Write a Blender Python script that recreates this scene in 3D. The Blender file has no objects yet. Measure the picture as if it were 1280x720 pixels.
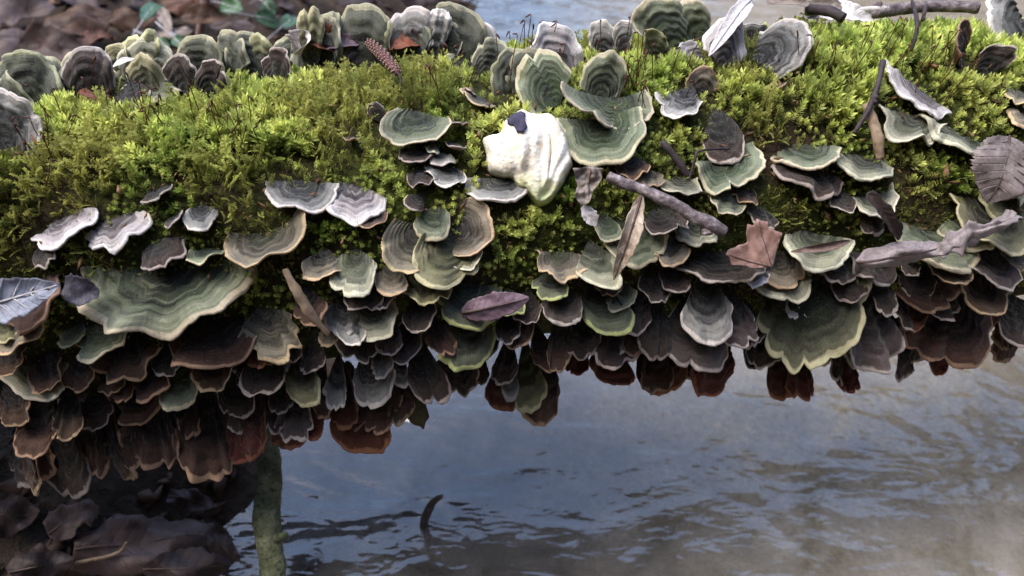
import bpy, math, random
import numpy as np
from mathutils import Vector, Matrix

random.seed(7)
rng = np.random.default_rng(7)
R_ = math.radians
scene = bpy.context.scene
col = scene.collection

# ------------------------------------------------------------------ camera, world, sun, exposure
PITCH = R_(40.0)
FPX = 1065.0                              # focal length in photo pixels (1280 wide)
CAM = np.array([0.0, -0.348, 0.235])
FWD = np.array([0.0, math.cos(PITCH), -math.sin(PITCH)])
UPV = np.array([0.0, math.sin(PITCH), math.cos(PITCH)])
RGT = np.array([1.0, 0.0, 0.0])
cd = bpy.data.cameras.new("camera")
cam = bpy.data.objects.new("camera", cd)
col.objects.link(cam)
cam.location = CAM
cam.rotation_euler = (math.pi / 2 - PITCH, 0, 0)
cd.sensor_width = 36.0
cd.lens = 36.0 * FPX / 1280.0
cd.clip_start = 0.01
cd.clip_end = 400.0
cd.dof.use_dof = True
cd.dof.focus_distance = 0.365
cd.dof.aperture_fstop = 11.5
scene.camera = cam

SUN_EL, SUN_AZ = R_(64.0), R_(-100.0)       # azimuth measured from +Y towards +X
world = bpy.data.worlds.new("World")
scene.world = world
world.use_nodes = True
nt = world.node_tree
bg = nt.nodes["Background"]
sky = nt.nodes.new("ShaderNodeTexSky")
sky.sky_type = 'NISHITA'
sky.sun_disc = False
sky.sun_elevation = SUN_EL
sky.sun_rotation = SUN_AZ
sky.dust_density = 1.6
sky.air_density = 1.0
sky.ozone_density = 1.0
hs = nt.nodes.new("ShaderNodeHueSaturation")
hs.inputs["Saturation"].default_value = 1.0      # thin high cloud: paler than a clear sky
nt.links.new(sky.outputs[0], hs.inputs["Color"])
nt.links.new(hs.outputs[0], bg.inputs["Color"])
bg.inputs["Strength"].default_value = 0.15
sd = bpy.data.lights.new("sun", 'SUN')
sd.energy = 0.8
sd.angle = R_(40.0)
sd.color = (1.0, 0.94, 0.83)
sun = bpy.data.objects.new("sun", sd)
col.objects.link(sun)
sun_dir = Vector((math.sin(SUN_AZ) * math.cos(SUN_EL), math.cos(SUN_AZ) * math.cos(SUN_EL), math.sin(SUN_EL)))
sun.rotation_euler = sun_dir.to_track_quat('Z', 'Y').to_euler()
scene.view_settings.view_transform = 'Standard'
scene.view_settings.look = 'None'
scene.view_settings.exposure = 2.4
scene.view_settings.gamma = 1.0
scene.view_settings.use_curve_mapping = False
scene.cycles.use_denoising = True
scene.cycles.max_bounces = 8
scene.cycles.sample_clamp_indirect = 3.0
scene.cycles.sample_clamp_direct = 6.0
scene.cycles.transparent_max_bounces = 12

# ------------------------------------------------------------------ maths helpers
def ray(px, py):
    d = FWD + RGT * ((px - 640.0) / FPX) + UPV * ((360.0 - py) / FPX)
    return d / np.linalg.norm(d)

def unit(v):
    return v / max(np.linalg.norm(v), 1e-12)

def vnoise(P, seed=0):
    """smooth value noise in -1..1, P is (n,3)"""
    P = np.asarray(P, dtype=np.float64)
    i = np.floor(P).astype(np.int64)
    f = P - i
    f = f * f * (3 - 2 * f)
    out = 0
    for dx in (0, 1):
        for dy in (0, 1):
            for dz in (0, 1):
                h = ((i[:, 0] + dx) * 374761393 + (i[:, 1] + dy) * 668265263 + (i[:, 2] + dz) * 1274126177 + seed * 974711) & 0xFFFFFFFF
                h = ((h ^ (h >> 13)) * 1274126177) & 0xFFFFFFFF
                h = (h ^ (h >> 16)) & 0xFFFF
                w = (f[:, 0] if dx else 1 - f[:, 0]) * (f[:, 1] if dy else 1 - f[:, 1]) * (f[:, 2] if dz else 1 - f[:, 2])
                out = out + w * (h / 32767.5 - 1.0)
    return out

def fbm(P, seed=0, octaves=3):
    P = np.asarray(P, dtype=np.float64)
    a, s, o = 1.0, 1.0, 0
    for k in range(octaves):
        o = o + a * vnoise(P * s, seed + k)
        a *= 0.5
        s *= 2.03
    return o

def lin(c):
    return tuple((x / 255.0 / 12.92 if x / 255.0 <= 0.04045 else ((x / 255.0 + 0.055) / 1.055) ** 2.4) for x in c)

def sstep(a, b, x):
    t = np.clip((np.asarray(x, float) - a) / (b - a), 0, 1)
    return t * t * (3 - 2 * t)

# log: horizontal, its axis turned a little away from the camera towards +X
LYAW = R_(7.5)
AX = np.array([math.cos(LYAW), math.sin(LYAW), 0.0])
AF = np.array([math.sin(LYAW), -math.cos(LYAW), 0.0])      # horizontal, towards the viewer
AZ = np.array([0.0, 0.0, 1.0])
R_BARK, R_MOSS = 0.0615, 0.0675

def log_bump(u, th):
    return 1 + 0.030 * np.sin(3 * th + 9 * u + 1) + 0.022 * np.sin(2 * th - 17 * u) + 0.016 * np.sin(5 * th + 31 * u + 2) + 0.02 * np.sin(13 * u + 0.6) + (0.16 + 0.20 * sstep(0.05, -0.45, u)) * np.exp(-((th + 1.25) / 0.75) ** 2)

def log_coords(P):
    u = P @ AX
    f = P @ AF
    z = P @ AZ
    return u, np.arctan2(z, f), np.sqrt(f * f + z * z)

def log_point(u, th, r):
    u = np.asarray(u, float); th = np.asarray(th, float); r = np.asarray(r, float)
    return u[..., None] * AX + (r * np.cos(th))[..., None] * AF + (r * np.sin(th))[..., None] * AZ

def surf(px, py, rad=R_MOSS):
    """where the sight line meets the log (or comes nearest to it): point, outward normal, hit?"""
    d = ray(px, py)
    t, best, bt = 0.15, 9, 0
    for _ in range(120):
        p = CAM + d * t
        u, th, r = log_coords(p[None])
        g = float(r[0] - rad * log_bump(u, th)[0])
        if g < best:
            best, bt = g, t
        if g < 0.0003:
            break
        t += max(g * 0.6, 0.0004)
        if t > 1.2:
            break
    p = CAM + d * bt
    u, th, r = log_coords(p[None])
    nrm = math.cos(th[0]) * AF + math.sin(th[0]) * AZ
    if best > 0.0006:
        p = log_point(u, th, rad * log_bump(u, th))[0]
    return p, nrm, best <= 0.0006

def mesh_from(name, V, faces=None, tris=None, quads=None):
    me = bpy.data.meshes.new(name)
    V = np.asarray(V, dtype=np.float32)
    polys = []
    n4 = 0 if quads is None else len(quads)
    n3 = 0 if tris is None else len(tris)
    me.vertices.add(len(V))
    me.vertices.foreach_set("co", V.ravel())
    me.loops.add(4 * n4 + 3 * n3)
    idx = np.concatenate([np.asarray(quads, dtype=np.int32).ravel() if n4 else np.zeros(0, np.int32),
                          np.asarray(tris, dtype=np.int32).ravel() if n3 else np.zeros(0, np.int32)])
    me.loops.foreach_set("vertex_index", idx)
    me.polygons.add(n4 + n3)
    st = np.concatenate([np.arange(n4) * 4, 4 * n4 + np.arange(n3) * 3]).astype(np.int32)
    me.polygons.foreach_set("loop_start", st)
    me.polygons.foreach_set("use_smooth", np.ones(n4 + n3, dtype=bool))
    me.update(calc_edges=True)
    return me

def grid_quads(nr, nc, wrap=False, off=0):
    r = np.arange(nr - 1)[:, None]
    c = np.arange(nc if wrap else nc - 1)[None, :]
    c2 = (c + 1) % nc
    q = np.stack([r * nc + c, r * nc + c2, (r + 1) * nc + c2, (r + 1) * nc + c], axis=-1)
    return q.reshape(-1, 4) + off

def set_uv(me, uv):
    lay = me.uv_layers.new(name="UVMap")
    vi = np.zeros(len(me.loops), dtype=np.int32)
    me.loops.foreach_get("vertex_index", vi)
    lay.data.foreach_set("uv", np.asarray(uv, dtype=np.float32)[vi].ravel())

def link(name, me, mat=None, parent=None):
    o = bpy.data.objects.new(name, me)
    col.objects.link(o)
    if mat is not None:
        me.materials.append(mat)
    if parent is not None:
        o.parent = parent
    return o

def tag(o, label=None, cat=None, group=None, kind=None):
    if label: o["label"] = label
    if cat: o["category"] = cat
    if group: o["group"] = group
    if kind: o["kind"] = kind
    return o

# ------------------------------------------------------------------ material helpers
class MB:
    """small node-graph builder"""
    def __init__(s, name):
        s.m = bpy.data.materials.new(name)
        s.m.use_nodes = True
        s.t = s.m.node_tree
        s.t.nodes.clear()
        s.out = s.t.nodes.new("ShaderNodeOutputMaterial")
    def n(s, typ, **kw):
        nd = s.t.nodes.new(typ)
        for k, v in kw.items():
            setattr(nd, k, v)
        return nd
    def l(s, a, b):
        s.t.links.new(a, b)
    def inp(s, sock, v):
        if hasattr(v, "is_linked") or isinstance(v, bpy.types.NodeSocket):
            s.l(v, sock)
        else:
            sock.default_value = v
    def math(s, op, a, b=0.0, c=None, clamp=False):
        nd = s.n("ShaderNodeMath", operation=op, use_clamp=clamp)
        s.inp(nd.inputs[0], a); s.inp(nd.inputs[1], b)
        if c is not None: s.inp(nd.inputs[2], c)
        return nd.outputs[0]
    def xyz(s, x, y, z):
        nd = s.n("ShaderNodeCombineXYZ")
        s.inp(nd.inputs[0], x); s.inp(nd.inputs[1], y); s.inp(nd.inputs[2], z)
        return nd.outputs[0]
    def noise(s, vec, scale=5.0, detail=2.0, rough=0.5, dist=0.0):
        nd = s.n("ShaderNodeTexNoise")
        s.l(vec, nd.inputs["Vector"])
        nd.inputs["Scale"].default_value = scale
        nd.inputs["Detail"].default_value = detail
        nd.inputs["Roughness"].default_value = rough
        nd.inputs["Distortion"].default_value = dist
        return nd.outputs["Fac"]
    def ramp(s, fac, stops, interp='LINEAR'):
        nd = s.n("ShaderNodeValToRGB")
        cr = nd.color_ramp
        cr.interpolation = interp
        while len(cr.elements) < len(stops):
            cr.elements.new(0.5)
        for e, (p, c) in zip(cr.elements, stops):
            e.position = p
            e.color = (c, c, c, 1) if isinstance(c, (int, float)) else (*c, 1)
        s.l(fac, nd.inputs[0])
        return nd.outputs[0]
    def mix(s, fac, a, b, mode='MIX'):
        nd = s.n("ShaderNodeMix", data_type='RGBA', blend_type=mode)
        s.inp(nd.inputs[0], fac)
        for sk, v in ((nd.inputs[6], a), (nd.inputs[7], b)):
            if isinstance(v, bpy.types.NodeSocket): s.l(v, sk)
            else: sk.default_value = (*v, 1)
        return nd.outputs[2]
    def principled(s, color, rough=0.8, bump=None, bdist=0.001, bstr=0.6, sheen=0.0, spec=0.3, sss=0.0):
        p = s.n("ShaderNodeBsdfPrincipled")
        if isinstance(color, bpy.types.NodeSocket): s.l(color, p.inputs["Base Color"])
        else: p.inputs["Base Color"].default_value = (*color, 1)
        s.inp(p.inputs["Roughness"], rough)
        p.inputs["Specular IOR Level"].default_value = spec
        if sheen:
            p.inputs["Sheen Weight"].default_value = sheen
            p.inputs["Sheen Roughness"].default_value = 0.5
        if bump is not None:
            b = s.n("ShaderNodeBump")
            b.inputs["Strength"].default_value = bstr
            b.inputs["Distance"].default_value = bdist
            s.l(bump, b.inputs["Height"])
            s.l(b.outputs[0], p.inputs["Normal"])
        s.l(p.outputs[0], s.out.inputs[0])
        return p
    def uv(s):
        nd = s.n("ShaderNodeUVMap"); nd.uv_map = "UVMap"
        sp = s.n("ShaderNodeSeparateXYZ")
        s.l(nd.outputs[0], sp.inputs[0])
        return sp.outputs[0], sp.outputs[1]
    def pos(s):
        return s.n("ShaderNodeNewGeometry").outputs["Position"]
    def obj(s):
        return s.n("ShaderNodeTexCoord").outputs["Object"]
    def attr(s, name, typ='GEOMETRY'):
        nd = s.n("ShaderNodeAttribute", attribute_type=typ, attribute_name=name)
        return nd

# bracket cap colours, sRGB: inner zone, middle, outer zone, growing rim, band strength, algae, sheen
STY = {
 'green':  ((25,32,21),(68,77,58),(116,121,99),(184,174,146),0.85,0.45),
 'olive':  ((38,36,24),(84,82,58),(122,119,88),(186,178,138),0.75,0.35),
 'grey':   ((29,30,31),(80,80,79),(138,136,131),(202,193,184),0.90,0.10),
 'pale':   ((58,53,55),(138,130,130),(186,178,177),(222,216,212),0.65,0.0),
 'tan':    ((34,32,27),(86,80,66),(128,119,101),(190,166,130),0.85,0.28),
 'lime':   ((17,20,16),(44,50,42),(88,92,74),(158,164,108),0.75,0.25),
 'dark':   ((15,12,10),(33,26,22),(62,49,42),(170,156,146),0.70,0.10),
 'brown':  ((18,12,10),(44,30,24),(86,62,48),(168,138,110),0.55,0.05),
 'rust':   ((26,14,10),(62,33,23),(100,55,37),(154,102,72),0.40,0.0),
 'purple': ((24,20,19),(52,44,42),(92,80,77),(188,176,169),0.75,0.05),
 'cream':  ((34,37,28),(96,99,80),(152,150,129),(204,198,174),0.85,0.30),
 'crest':  ((34,36,31),(74,77,67),(106,108,94),(160,157,128),0.70,0.35),
 'deep':   ((20,22,15),(42,43,32),(82,80,62),(150,142,114),0.70,0.30),
}
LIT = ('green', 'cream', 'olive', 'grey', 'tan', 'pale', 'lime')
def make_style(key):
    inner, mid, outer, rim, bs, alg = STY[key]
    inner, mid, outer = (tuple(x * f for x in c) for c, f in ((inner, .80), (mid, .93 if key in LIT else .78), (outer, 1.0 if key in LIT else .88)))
    b = MB("bracket_" + key)
    A, T = b.uv()
    seed = b.attr("seed", 'OBJECT').outputs["Fac"]
    n1 = b.noise(b.xyz(b.math('MULTIPLY', A, 1.6), b.math('MULTIPLY', T, 4.0), b.math('MULTIPLY', seed, 53.0)), 1.5, 2)
    T2 = b.math('ADD', T, b.math('MULTIPLY', b.math('SUBTRACT', n1, 0.5), 0.16))
    base = b.ramp(T2, [(0.0, lin(inner)), (0.40, lin(tuple(i * .62 + m * .38 for i, m in zip(inner, mid)))), (0.62, lin(mid)), (0.80, lin(outer)), ((0.942 if key in ('dark', 'purple', 'brown', 'rust') else 0.915), lin(outer)), (0.970 if key in ('dark', 'purple', 'brown', 'rust') else 0.945, lin(rim))])
    bn = b.noise(b.xyz(b.math('MULTIPLY', A, 0.35), b.math('MULTIPLY', T2, 15.0), b.math('MULTIPLY', seed, 37.0)), 1.0, 2, 0.62)
    zn = b.math('ADD', 24.0, b.math('MULTIPLY', b.math('FRACT', b.math('MULTIPLY', seed, 5.7)), 20.0))
    ring = b.math('SINE', b.math('ADD', b.math('MULTIPLY', T2, zn), b.math('MULTIPLY', bn, 9.0)))
    ring = b.ramp(b.math('MULTIPLY_ADD', ring, 0.5, 0.5), [(0.42, 0.0), (0.60, 1.0)])
    band = b.math('MULTIPLY', ring, b.ramp(bn, [(0.40, 1.0), (0.62, 0.25)]))
    fine = b.noise(b.xyz(b.math('MULTIPLY', A, 0.6), b.math('MULTIPLY', T2, 52.0), b.math('MULTIPLY', seed, 11.0)), 1.0, 1)
    fib = b.noise(b.xyz(b.math('MULTIPLY', A, 34.0), b.math('MULTIPLY', T, 3.0), seed), 1.0, 2)
    inside = b.ramp(T2, [(0.10, 0.55), (0.30, 1.0), (0.68, 1.0), (0.86, 0.22), (0.94, 0.0)])
    f = b.math('MULTIPLY', b.math('MULTIPLY', band, bs), inside)
    dk = b.mix(1.0, base, tuple(0.24 + 0.03 * k for k in (0, 0, 1)), 'MULTIPLY')
    c = b.mix(f, base, dk)
    lt = b.ramp(bn, [(0.56, 0.0), (0.66, 1.0)])
    c = b.mix(b.math('MULTIPLY', b.math('MULTIPLY', lt, 0.35), inside), c, lin(outer))
    c = b.mix(1.0, c, b.ramp(fine, [(0.3, 0.86), (0.7, 1.12)]), 'MULTIPLY')
    c = b.mix(1.0, c, b.ramp(fib, [(0.3, 0.86), (0.7, 1.12)]), 'MULTIPLY')
    if alg > 0:
        an = b.noise(b.pos(), 90.0, 3, 0.6)
        am = b.math('MULTIPLY', b.ramp(an, [(0.45, 0.0), (0.62, 1.0)]), b.ramp(T, [(0.2, 1.0), (0.85, 0.15)]))
        c = b.mix(b.math('MULTIPLY', am, alg), c, lin((62, 78, 34)))
    dust = b.noise(b.obj(), 1400.0, 2, 0.7)
    c = b.mix(b.ramp(dust, [(0.58, 0.0), (0.78, 0.20)]), c, lin((190, 186, 184)))
    hv = b.n("ShaderNodeHueSaturation")
    b.inp(hv.inputs["Hue"], b.math('ADD', 0.485, b.math('MULTIPLY', seed, 0.03)))
    b.inp(hv.inputs["Value"], b.math('ADD', 0.86, b.math('MULTIPLY', b.math('FRACT', b.math('MULTIPLY', seed, 7.31)), 0.30)))
    hv.inputs["Saturation"].default_value = 1.0
    b.l(c, hv.inputs["Color"])
    hgt = b.math('ADD', b.math('MULTIPLY', bn, 0.9), b.math('ADD', b.math('MULTIPLY', fib, 0.35), b.math('MULTIPLY', dust, 0.35)))
    p = b.principled(hv.outputs[0], 0.78, hgt, 0.0010, 0.7, sheen=0.18, spec=0.22)
    tw = {'rust': 0.35, 'brown': 0.22, 'dark': 0.10}.get(key, 0.10)          # thin caps let some light through
    tr = b.n("ShaderNodeBsdfTranslucent"); b.l(hv.outputs[0], tr.inputs[0])
    ms = b.n("ShaderNodeMixShader"); b.inp(ms.inputs[0], b.math('MULTIPLY', T, tw))
    b.l(p.outputs[0], ms.inputs[1]); b.l(tr.outputs[0], ms.inputs[2]); b.l(ms.outputs[0], b.out.inputs[0])
    return b.m
MAT = {k: make_style(k) for k in STY}

def make_pore(name, c):
    b = MB(name)
    n = b.noise(b.obj(), 2200.0, 1)
    k = b.mix(1.0, lin(c), b.ramp(n, [(0.35, 0.75), (0.65, 1.1)]), 'MULTIPLY')
    b.principled(k, 0.85, n, 0.0003, 0.5, spec=0.2)
    return b.m
PORE_L = make_pore("pores_pale", (196, 186, 164))
PORE_D = make_pore("pores_brown", (120, 92, 70))

def simple_mat(name, c1, c2, scale=60.0, rough=0.8, bdist=0.0006, coord='obj', detail=4, spec=0.3, stretch=None, c3=None):
    b = MB(name)
    v = b.obj() if coord == 'obj' else b.pos()
    if stretch:
        mp = b.n("ShaderNodeMapping"); mp.inputs["Scale"].default_value = stretch
        b.l(v, mp.inputs[0]); v = mp.outputs[0]
    n = b.noise(v, scale, detail, 0.6)
    stops = [(0.32, lin(c1)), (0.68, lin(c2))]
    if c3: stops = [(0.30, lin(c1)), (0.55, lin(c2)), (0.70, lin(c3))]
    c = b.ramp(n, stops)
    b.principled(c, rough, n, bdist, 0.7, spec=spec)
    return b.m

def leaf_mat(name, c1, c2, rough=0.6, spec=0.35, transl=0.15, scale=70.0):
    b = MB(name)
    U, V = b.uv()
    n = b.noise(b.obj(), scale, 4, 0.6)
    n2 = b.noise(b.obj(), scale * 9, 2, 0.6)
    c = b.ramp(n, [(0.30, lin(c1)), (0.68, lin(c2))])
    c = b.mix(1.0, c, b.ramp(n2, [(0.3, 0.78), (0.7, 1.15)]), 'MULTIPLY')
    sp_ = b.noise(b.obj(), scale * 3.1, 3, 0.7)
    c = b.mix(b.ramp(sp_, [(0.58, 0.0), (0.70, 0.55)]), c, tuple(x * 0.35 for x in lin(c1)))
    # side veins as fine ridges running out from the midrib
    w = b.math('SINE', b.math('ADD', b.math('MULTIPLY', U, 62.0), b.math('MULTIPLY', b.math('ABSOLUTE', V), -9.0)))
    w = b.ramp(w, [(0.80, 0.0), (1.0, 1.0)])
    hg = b.math('ADD', b.math('MULTIPLY', n2, 0.4), b.math('MULTIPLY', w, 0.6))
    p = b.principled(c, rough, hg, 0.0005, 0.6, spec=spec)
    tr = b.n("ShaderNodeBsdfTranslucent"); b.l(c, tr.inputs[0])
    ms = b.n("ShaderNodeMixShader"); ms.inputs[0].default_value = transl
    b.l(p.outputs[0], ms.inputs[1]); b.l(tr.outputs[0], ms.inputs[2])
    b.l(ms.outputs[0], b.out.inputs[0])
    return b.m

# ------------------------------------------------------------------ generic builders
def tube_mesh(pts, radii, sides=10, sub=6, rough=0.0, seed=0, flat=1.0, nfreq=300.0, twist=0.0, ridge=0.0):
    pts = np.asarray(pts, float); radii = np.asarray(radii, float)
    n = len(pts)
    C, Rr = [], []
    for i in range(n - 1):
        p0, p1, p2, p3 = pts[max(i - 1, 0)], pts[i], pts[i + 1], pts[min(i + 2, n - 1)]
        for k in range(sub):
            t = k / sub
            C.append(0.5 * ((2 * p1) + (p2 - p0) * t + (2 * p0 - 5 * p1 + 4 * p2 - p3) * t * t + (3 * p1 - p0 - 3 * p2 + p3) * t ** 3))
            Rr.append(radii[i] * (1 - t) + radii[i + 1] * t)
    C.append(pts[-1]); Rr.append(radii[-1])
    C = np.array(C); Rr = np.array(Rr)
    m = len(C)
    T = np.gradient(C, axis=0)
    T /= np.linalg.norm(T, axis=1)[:, None] + 1e-12
    up = np.array([0, 0, 1.0]) if abs(T[0][2]) < 0.9 else np.array([1.0, 0, 0])
    N = []
    v = unit(np.cross(T[0], up))
    for i in range(m):
        v = unit(v - T[i] * (v @ T[i]))
        N.append(v)
    N = np.array(N)
    B = np.cross(T, N)
    a = np.linspace(0, 2 * math.pi, sides, endpoint=False)
    ang = a[None, :] + (np.linspace(0, twist, m))[:, None]
    V = C[:, None, :] + Rr[:, None, None] * (np.cos(a)[None, :, None] * (N[:, None, :] * np.cos(ang - a)[..., None] + B[:, None, :] * np.sin(ang - a)[..., None]) +
                                             flat * np.sin(a)[None, :, None] * (B[:, None, :] * np.cos(ang - a)[..., None] - N[:, None, :] * np.sin(ang - a)[..., None]))
    if ridge:
        k_ = np.linspace(0, 1, m)[:, None]
        V = C[:, None] + (V - C[:, None]) * (1 + ridge * np.abs(np.sin(2.5 * a[None] + 7 * k_)) - ridge * .5 + ridge * .5 * np.sin(31 * k_ + 2 * a[None]))[..., None]
    V = V.reshape(-1, 3)
    if rough:
        ctr = np.repeat(C, sides, axis=0)
        d = V - ctr
        V = ctr + d * (1 + rough * fbm(V * nfreq, seed, 3))[:, None]
    q = grid_quads(m, sides, wrap=True)
    V = np.vstack([V, C[:1] - T[:1] * Rr[0] * 0.15, C[-1:] + T[-1:] * Rr[-1] * 0.15])
    i0, i1 = len(V) - 2, len(V) - 1
    j = np.arange(sides); j2 = (j + 1) % sides
    t1 = np.stack([np.full(sides, i0), j2, j], -1)
    t2 = np.stack([np.full(sides, i1), (m - 1) * sides + j, (m - 1) * sides + j2], -1)
    return V, q, np.vstack([t1, t2])

def tube(name, pts, radii, mat, parent=None, **kw):
    pts = np.asarray(pts, float)
    org = pts[0].copy() if parent is None else np.zeros(3)
    V, q, t = tube_mesh(pts, radii, **kw)
    me = mesh_from(name, V - org, quads=q, tris=t)
    o = link(name, me, mat, parent)
    o.location = org if parent is None else (0, 0, 0)
    return o

BRK = []          # frames of all brackets, used to keep the moss off their caps
def bracket(name, P, T, n, wm, style, span=190.0, lobes=3, dep=0.10, cup=0.04, side=0.0, wave=0.03, zones=7, seed=0, thick=1.0, rag=0.025, roll=0.0):
    """one bracket: cap on top, pale growing rim, pore surface below. P base, T tip, n cap normal, wm width"""
    rs = np.random.default_rng(seed + 1000)
    g = T - P
    L = np.linalg.norm(g)
    g = g / L
    s = unit(np.cross(g, n))
    n = unit(np.cross(s, g))
    S = R_(span)
    big = max(wm, L)
    asym, skew = rs.uniform(-0.26, 0.26), rs.uniform(-0.20, 0.20)
    tw = rs.uniform(-0.20, 0.20)
    s, n = unit(s * math.cos(tw) + n * math.sin(tw)), unit(n * math.cos(tw) - s * math.sin(tw))
    na = int(np.clip(big / 0.0009, 22, 76))
    nr = int(np.clip(L / 0.0007, 12, 30))
    al = np.linspace(-S / 2, S / 2, na)
    ph = rs.uniform(0, 6.28, 6)
    rag = rag * min(1.0, 0.016 / L)
    dep = dep * (1.0 if L < 0.9 * wm else 0.65)
    aw_ = al + 0.30 * np.sin(1.9 * al + ph[2]) * min(1.0, lobes / 3)
    sc = 1 - dep * (1 - np.abs(np.cos(lobes * aw_ / S * math.pi + (0 if lobes % 2 else math.pi / 2) + rs.uniform(-.35, .35))) ** 0.55)
    sc = sc + 0.05 * np.sin(2.1 * al + ph[0]) + 0.6 * rag * np.sin(9 * al + ph[1]) + 0.5 * rag * np.sin(17 * al + ph[2])
    sc = sc + 0.055 * vnoise(np.stack([al * 2.6, al * 0 + seed * 1.31, al * 0], -1), 9) + 0.03 * vnoise(np.stack([al * 6.0, al * 0 + seed * 2.1, al * 0], -1), 10)
    if rs.random() < 0.35:
        sc = sc - rs.uniform(.10, .26) * np.exp(-((al - rs.uniform(-1.1, 1.1)) / rs.uniform(.05, .11)) ** 2)
    sc = sc + rag * vnoise(np.stack([al * 14, al * 0 + seed, al * 0], -1), 3) + 0.6 * rag * vnoise(np.stack([al * 31, al * 0 + seed, al * 0], -1), 4)
    ry = min(L, 0.60 * wm)                       # a long bracket is a rounded fan on a narrowing foot
    yc = L - ry
    if yc > 0.02 * L:
        S = max(S, R_(205)); al = np.linspace(-S / 2, S / 2, na)
    sc = 1 + (sc - 1) * (min(1.0, 0.030 / L) if lobes < 4 else 1.0)
    ox = np.sign(np.sin(al)) * np.abs(np.sin(al)) ** 0.9 / (math.sin(S / 2) if S < math.pi else 1.0)
    oy = np.cos(al)
    if yc <= 0.02 * L:
        oy = np.where(oy < 0, oy * min(0.75, 0.5 * wm / L), oy)
    ox = ox * sc * wm / 2
    oy = yc + oy * sc * ry + (sc - 1) * yc * 0.25
    ox = ox * np.where(ox > 0, 1 + asym, 1 - asym) + skew * oy * (oy / L)
    tm = 0.925
    tcap = np.concatenate([[0.03], np.linspace(0.10, tm, nr)])
    trim = np.array([tm, 0.955, 0.98, 0.995, 1.006])
    def top(t):
        t = np.asarray(t)[:, None]
        x = ox[None] * t
        y = oy[None] * t
        h = L * (cup * t ** 2.2) + L * roll * np.clip(t - 0.72, 0, 1) ** 2 * 6
        h = h + side * wm * (x / (wm / 2)) ** 2 * np.where(x > 0, 1.0 + 0.5 * math.sin(ph[5]), 1.0 - 0.5 * math.sin(ph[5]))
        h = h + wave * wm * t ** 2 * (np.sin(lobes * aw_ * 1.6 + ph[3])[None] * 0.7 + np.sin(5.3 * al + ph[4])[None] * 0.45) + 0.6 * wave * min(wm, L) * t ** 4 * vnoise(np.stack([al * 5.0, al * 0 + seed * 3.7, al * 0], -1), 12)[None]
        h = h + (sc[None] - 1) * 0.25 * L * t ** 2
        zz = np.sin(2 * math.pi * zones * t + 0.9 * np.sin(2 * al + ph[0])[None])
        h = h + 0.012 * L * zz * np.clip((0.95 - t) * 6, 0, 1)
        Pn = np.stack([x.ravel() * 260, y.ravel() * 260, np.full(x.size, seed * 1.7)], -1)
        h = h + 0.0009 * (fbm(Pn, 5, 2)).reshape(x.shape) * np.clip(t * 1.4, 0, 1)
        return x, y, h
    def pack(x, y, h):
        return np.stack([x.ravel(), y.ravel(), h.ravel()], -1)
    def uvs(t):
        t = np.asarray(t)
        return np.stack([np.tile(al, len(t)), np.repeat(np.clip(t, 0, 1), na)], -1)
    th_m = 0.00085 * thick * float(np.clip(big / 0.025, 0.7, 1.4))
    th_b = 0.0030 * thick * float(np.clip(L / 0.02, 0.5, 1.5))
    M = Matrix(((s[0], g[0], n[0], P[0]), (s[1], g[1], n[1], P[1]), (s[2], g[2], n[2], P[2]), (0, 0, 0, 1)))
    cap = mesh_from("cap", pack(*top(tcap)), quads=grid_quads(len(tcap), na)[:, ::-1])
    set_uv(cap, uvs(tcap))
    root = link(name, cap, MAT[style])
    root.matrix_world = M
    root["seed"] = float((seed * 0.61803) % 1.0)
    x, y, h = top(trim)
    bulge = np.array([0, 0.06, 0.1, 0.0, -0.35])[:, None] * th_m
    h = h + bulge
    xb, yb, hb = top(np.array([1.0, 0.985, tm]))
    hb = hb - th_m * np.array([0.8, 1.0, 1.05])[:, None]
    tt = np.concatenate([trim, [1.0, 0.985, tm]])
    V = np.vstack([pack(x, y, h), pack(xb, yb, hb)])
    rim = mesh_from("rim", V, quads=grid_quads(len(tt), na)[:, ::-1])
    set_uv(rim, uvs(np.concatenate([trim, [1, 1, 1]])))
    ro = link("rim", rim, MAT[style], root)
    ro["seed"] = root["seed"]
    tb = np.array([tm, 0.75, 0.5, 0.28, 0.08])
    xb, yb, hb = top(tb)
    hb = hb - (th_b + (th_m * 1.05 - th_b) * np.clip(tb / tm, 0, 1) ** 0.8)[:, None]
    po = mesh_from("pore_surface", pack(xb, yb, hb), quads=grid_quads(len(tb), na)[:, ::-1])
    set_uv(po, uvs(tb))
    link("pore_surface", po, PORE_D if style in ('rust', 'brown', 'dark') else PORE_L, root)
    BRK.append((P, s, g, n, wm, L, span))
    return root

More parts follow.
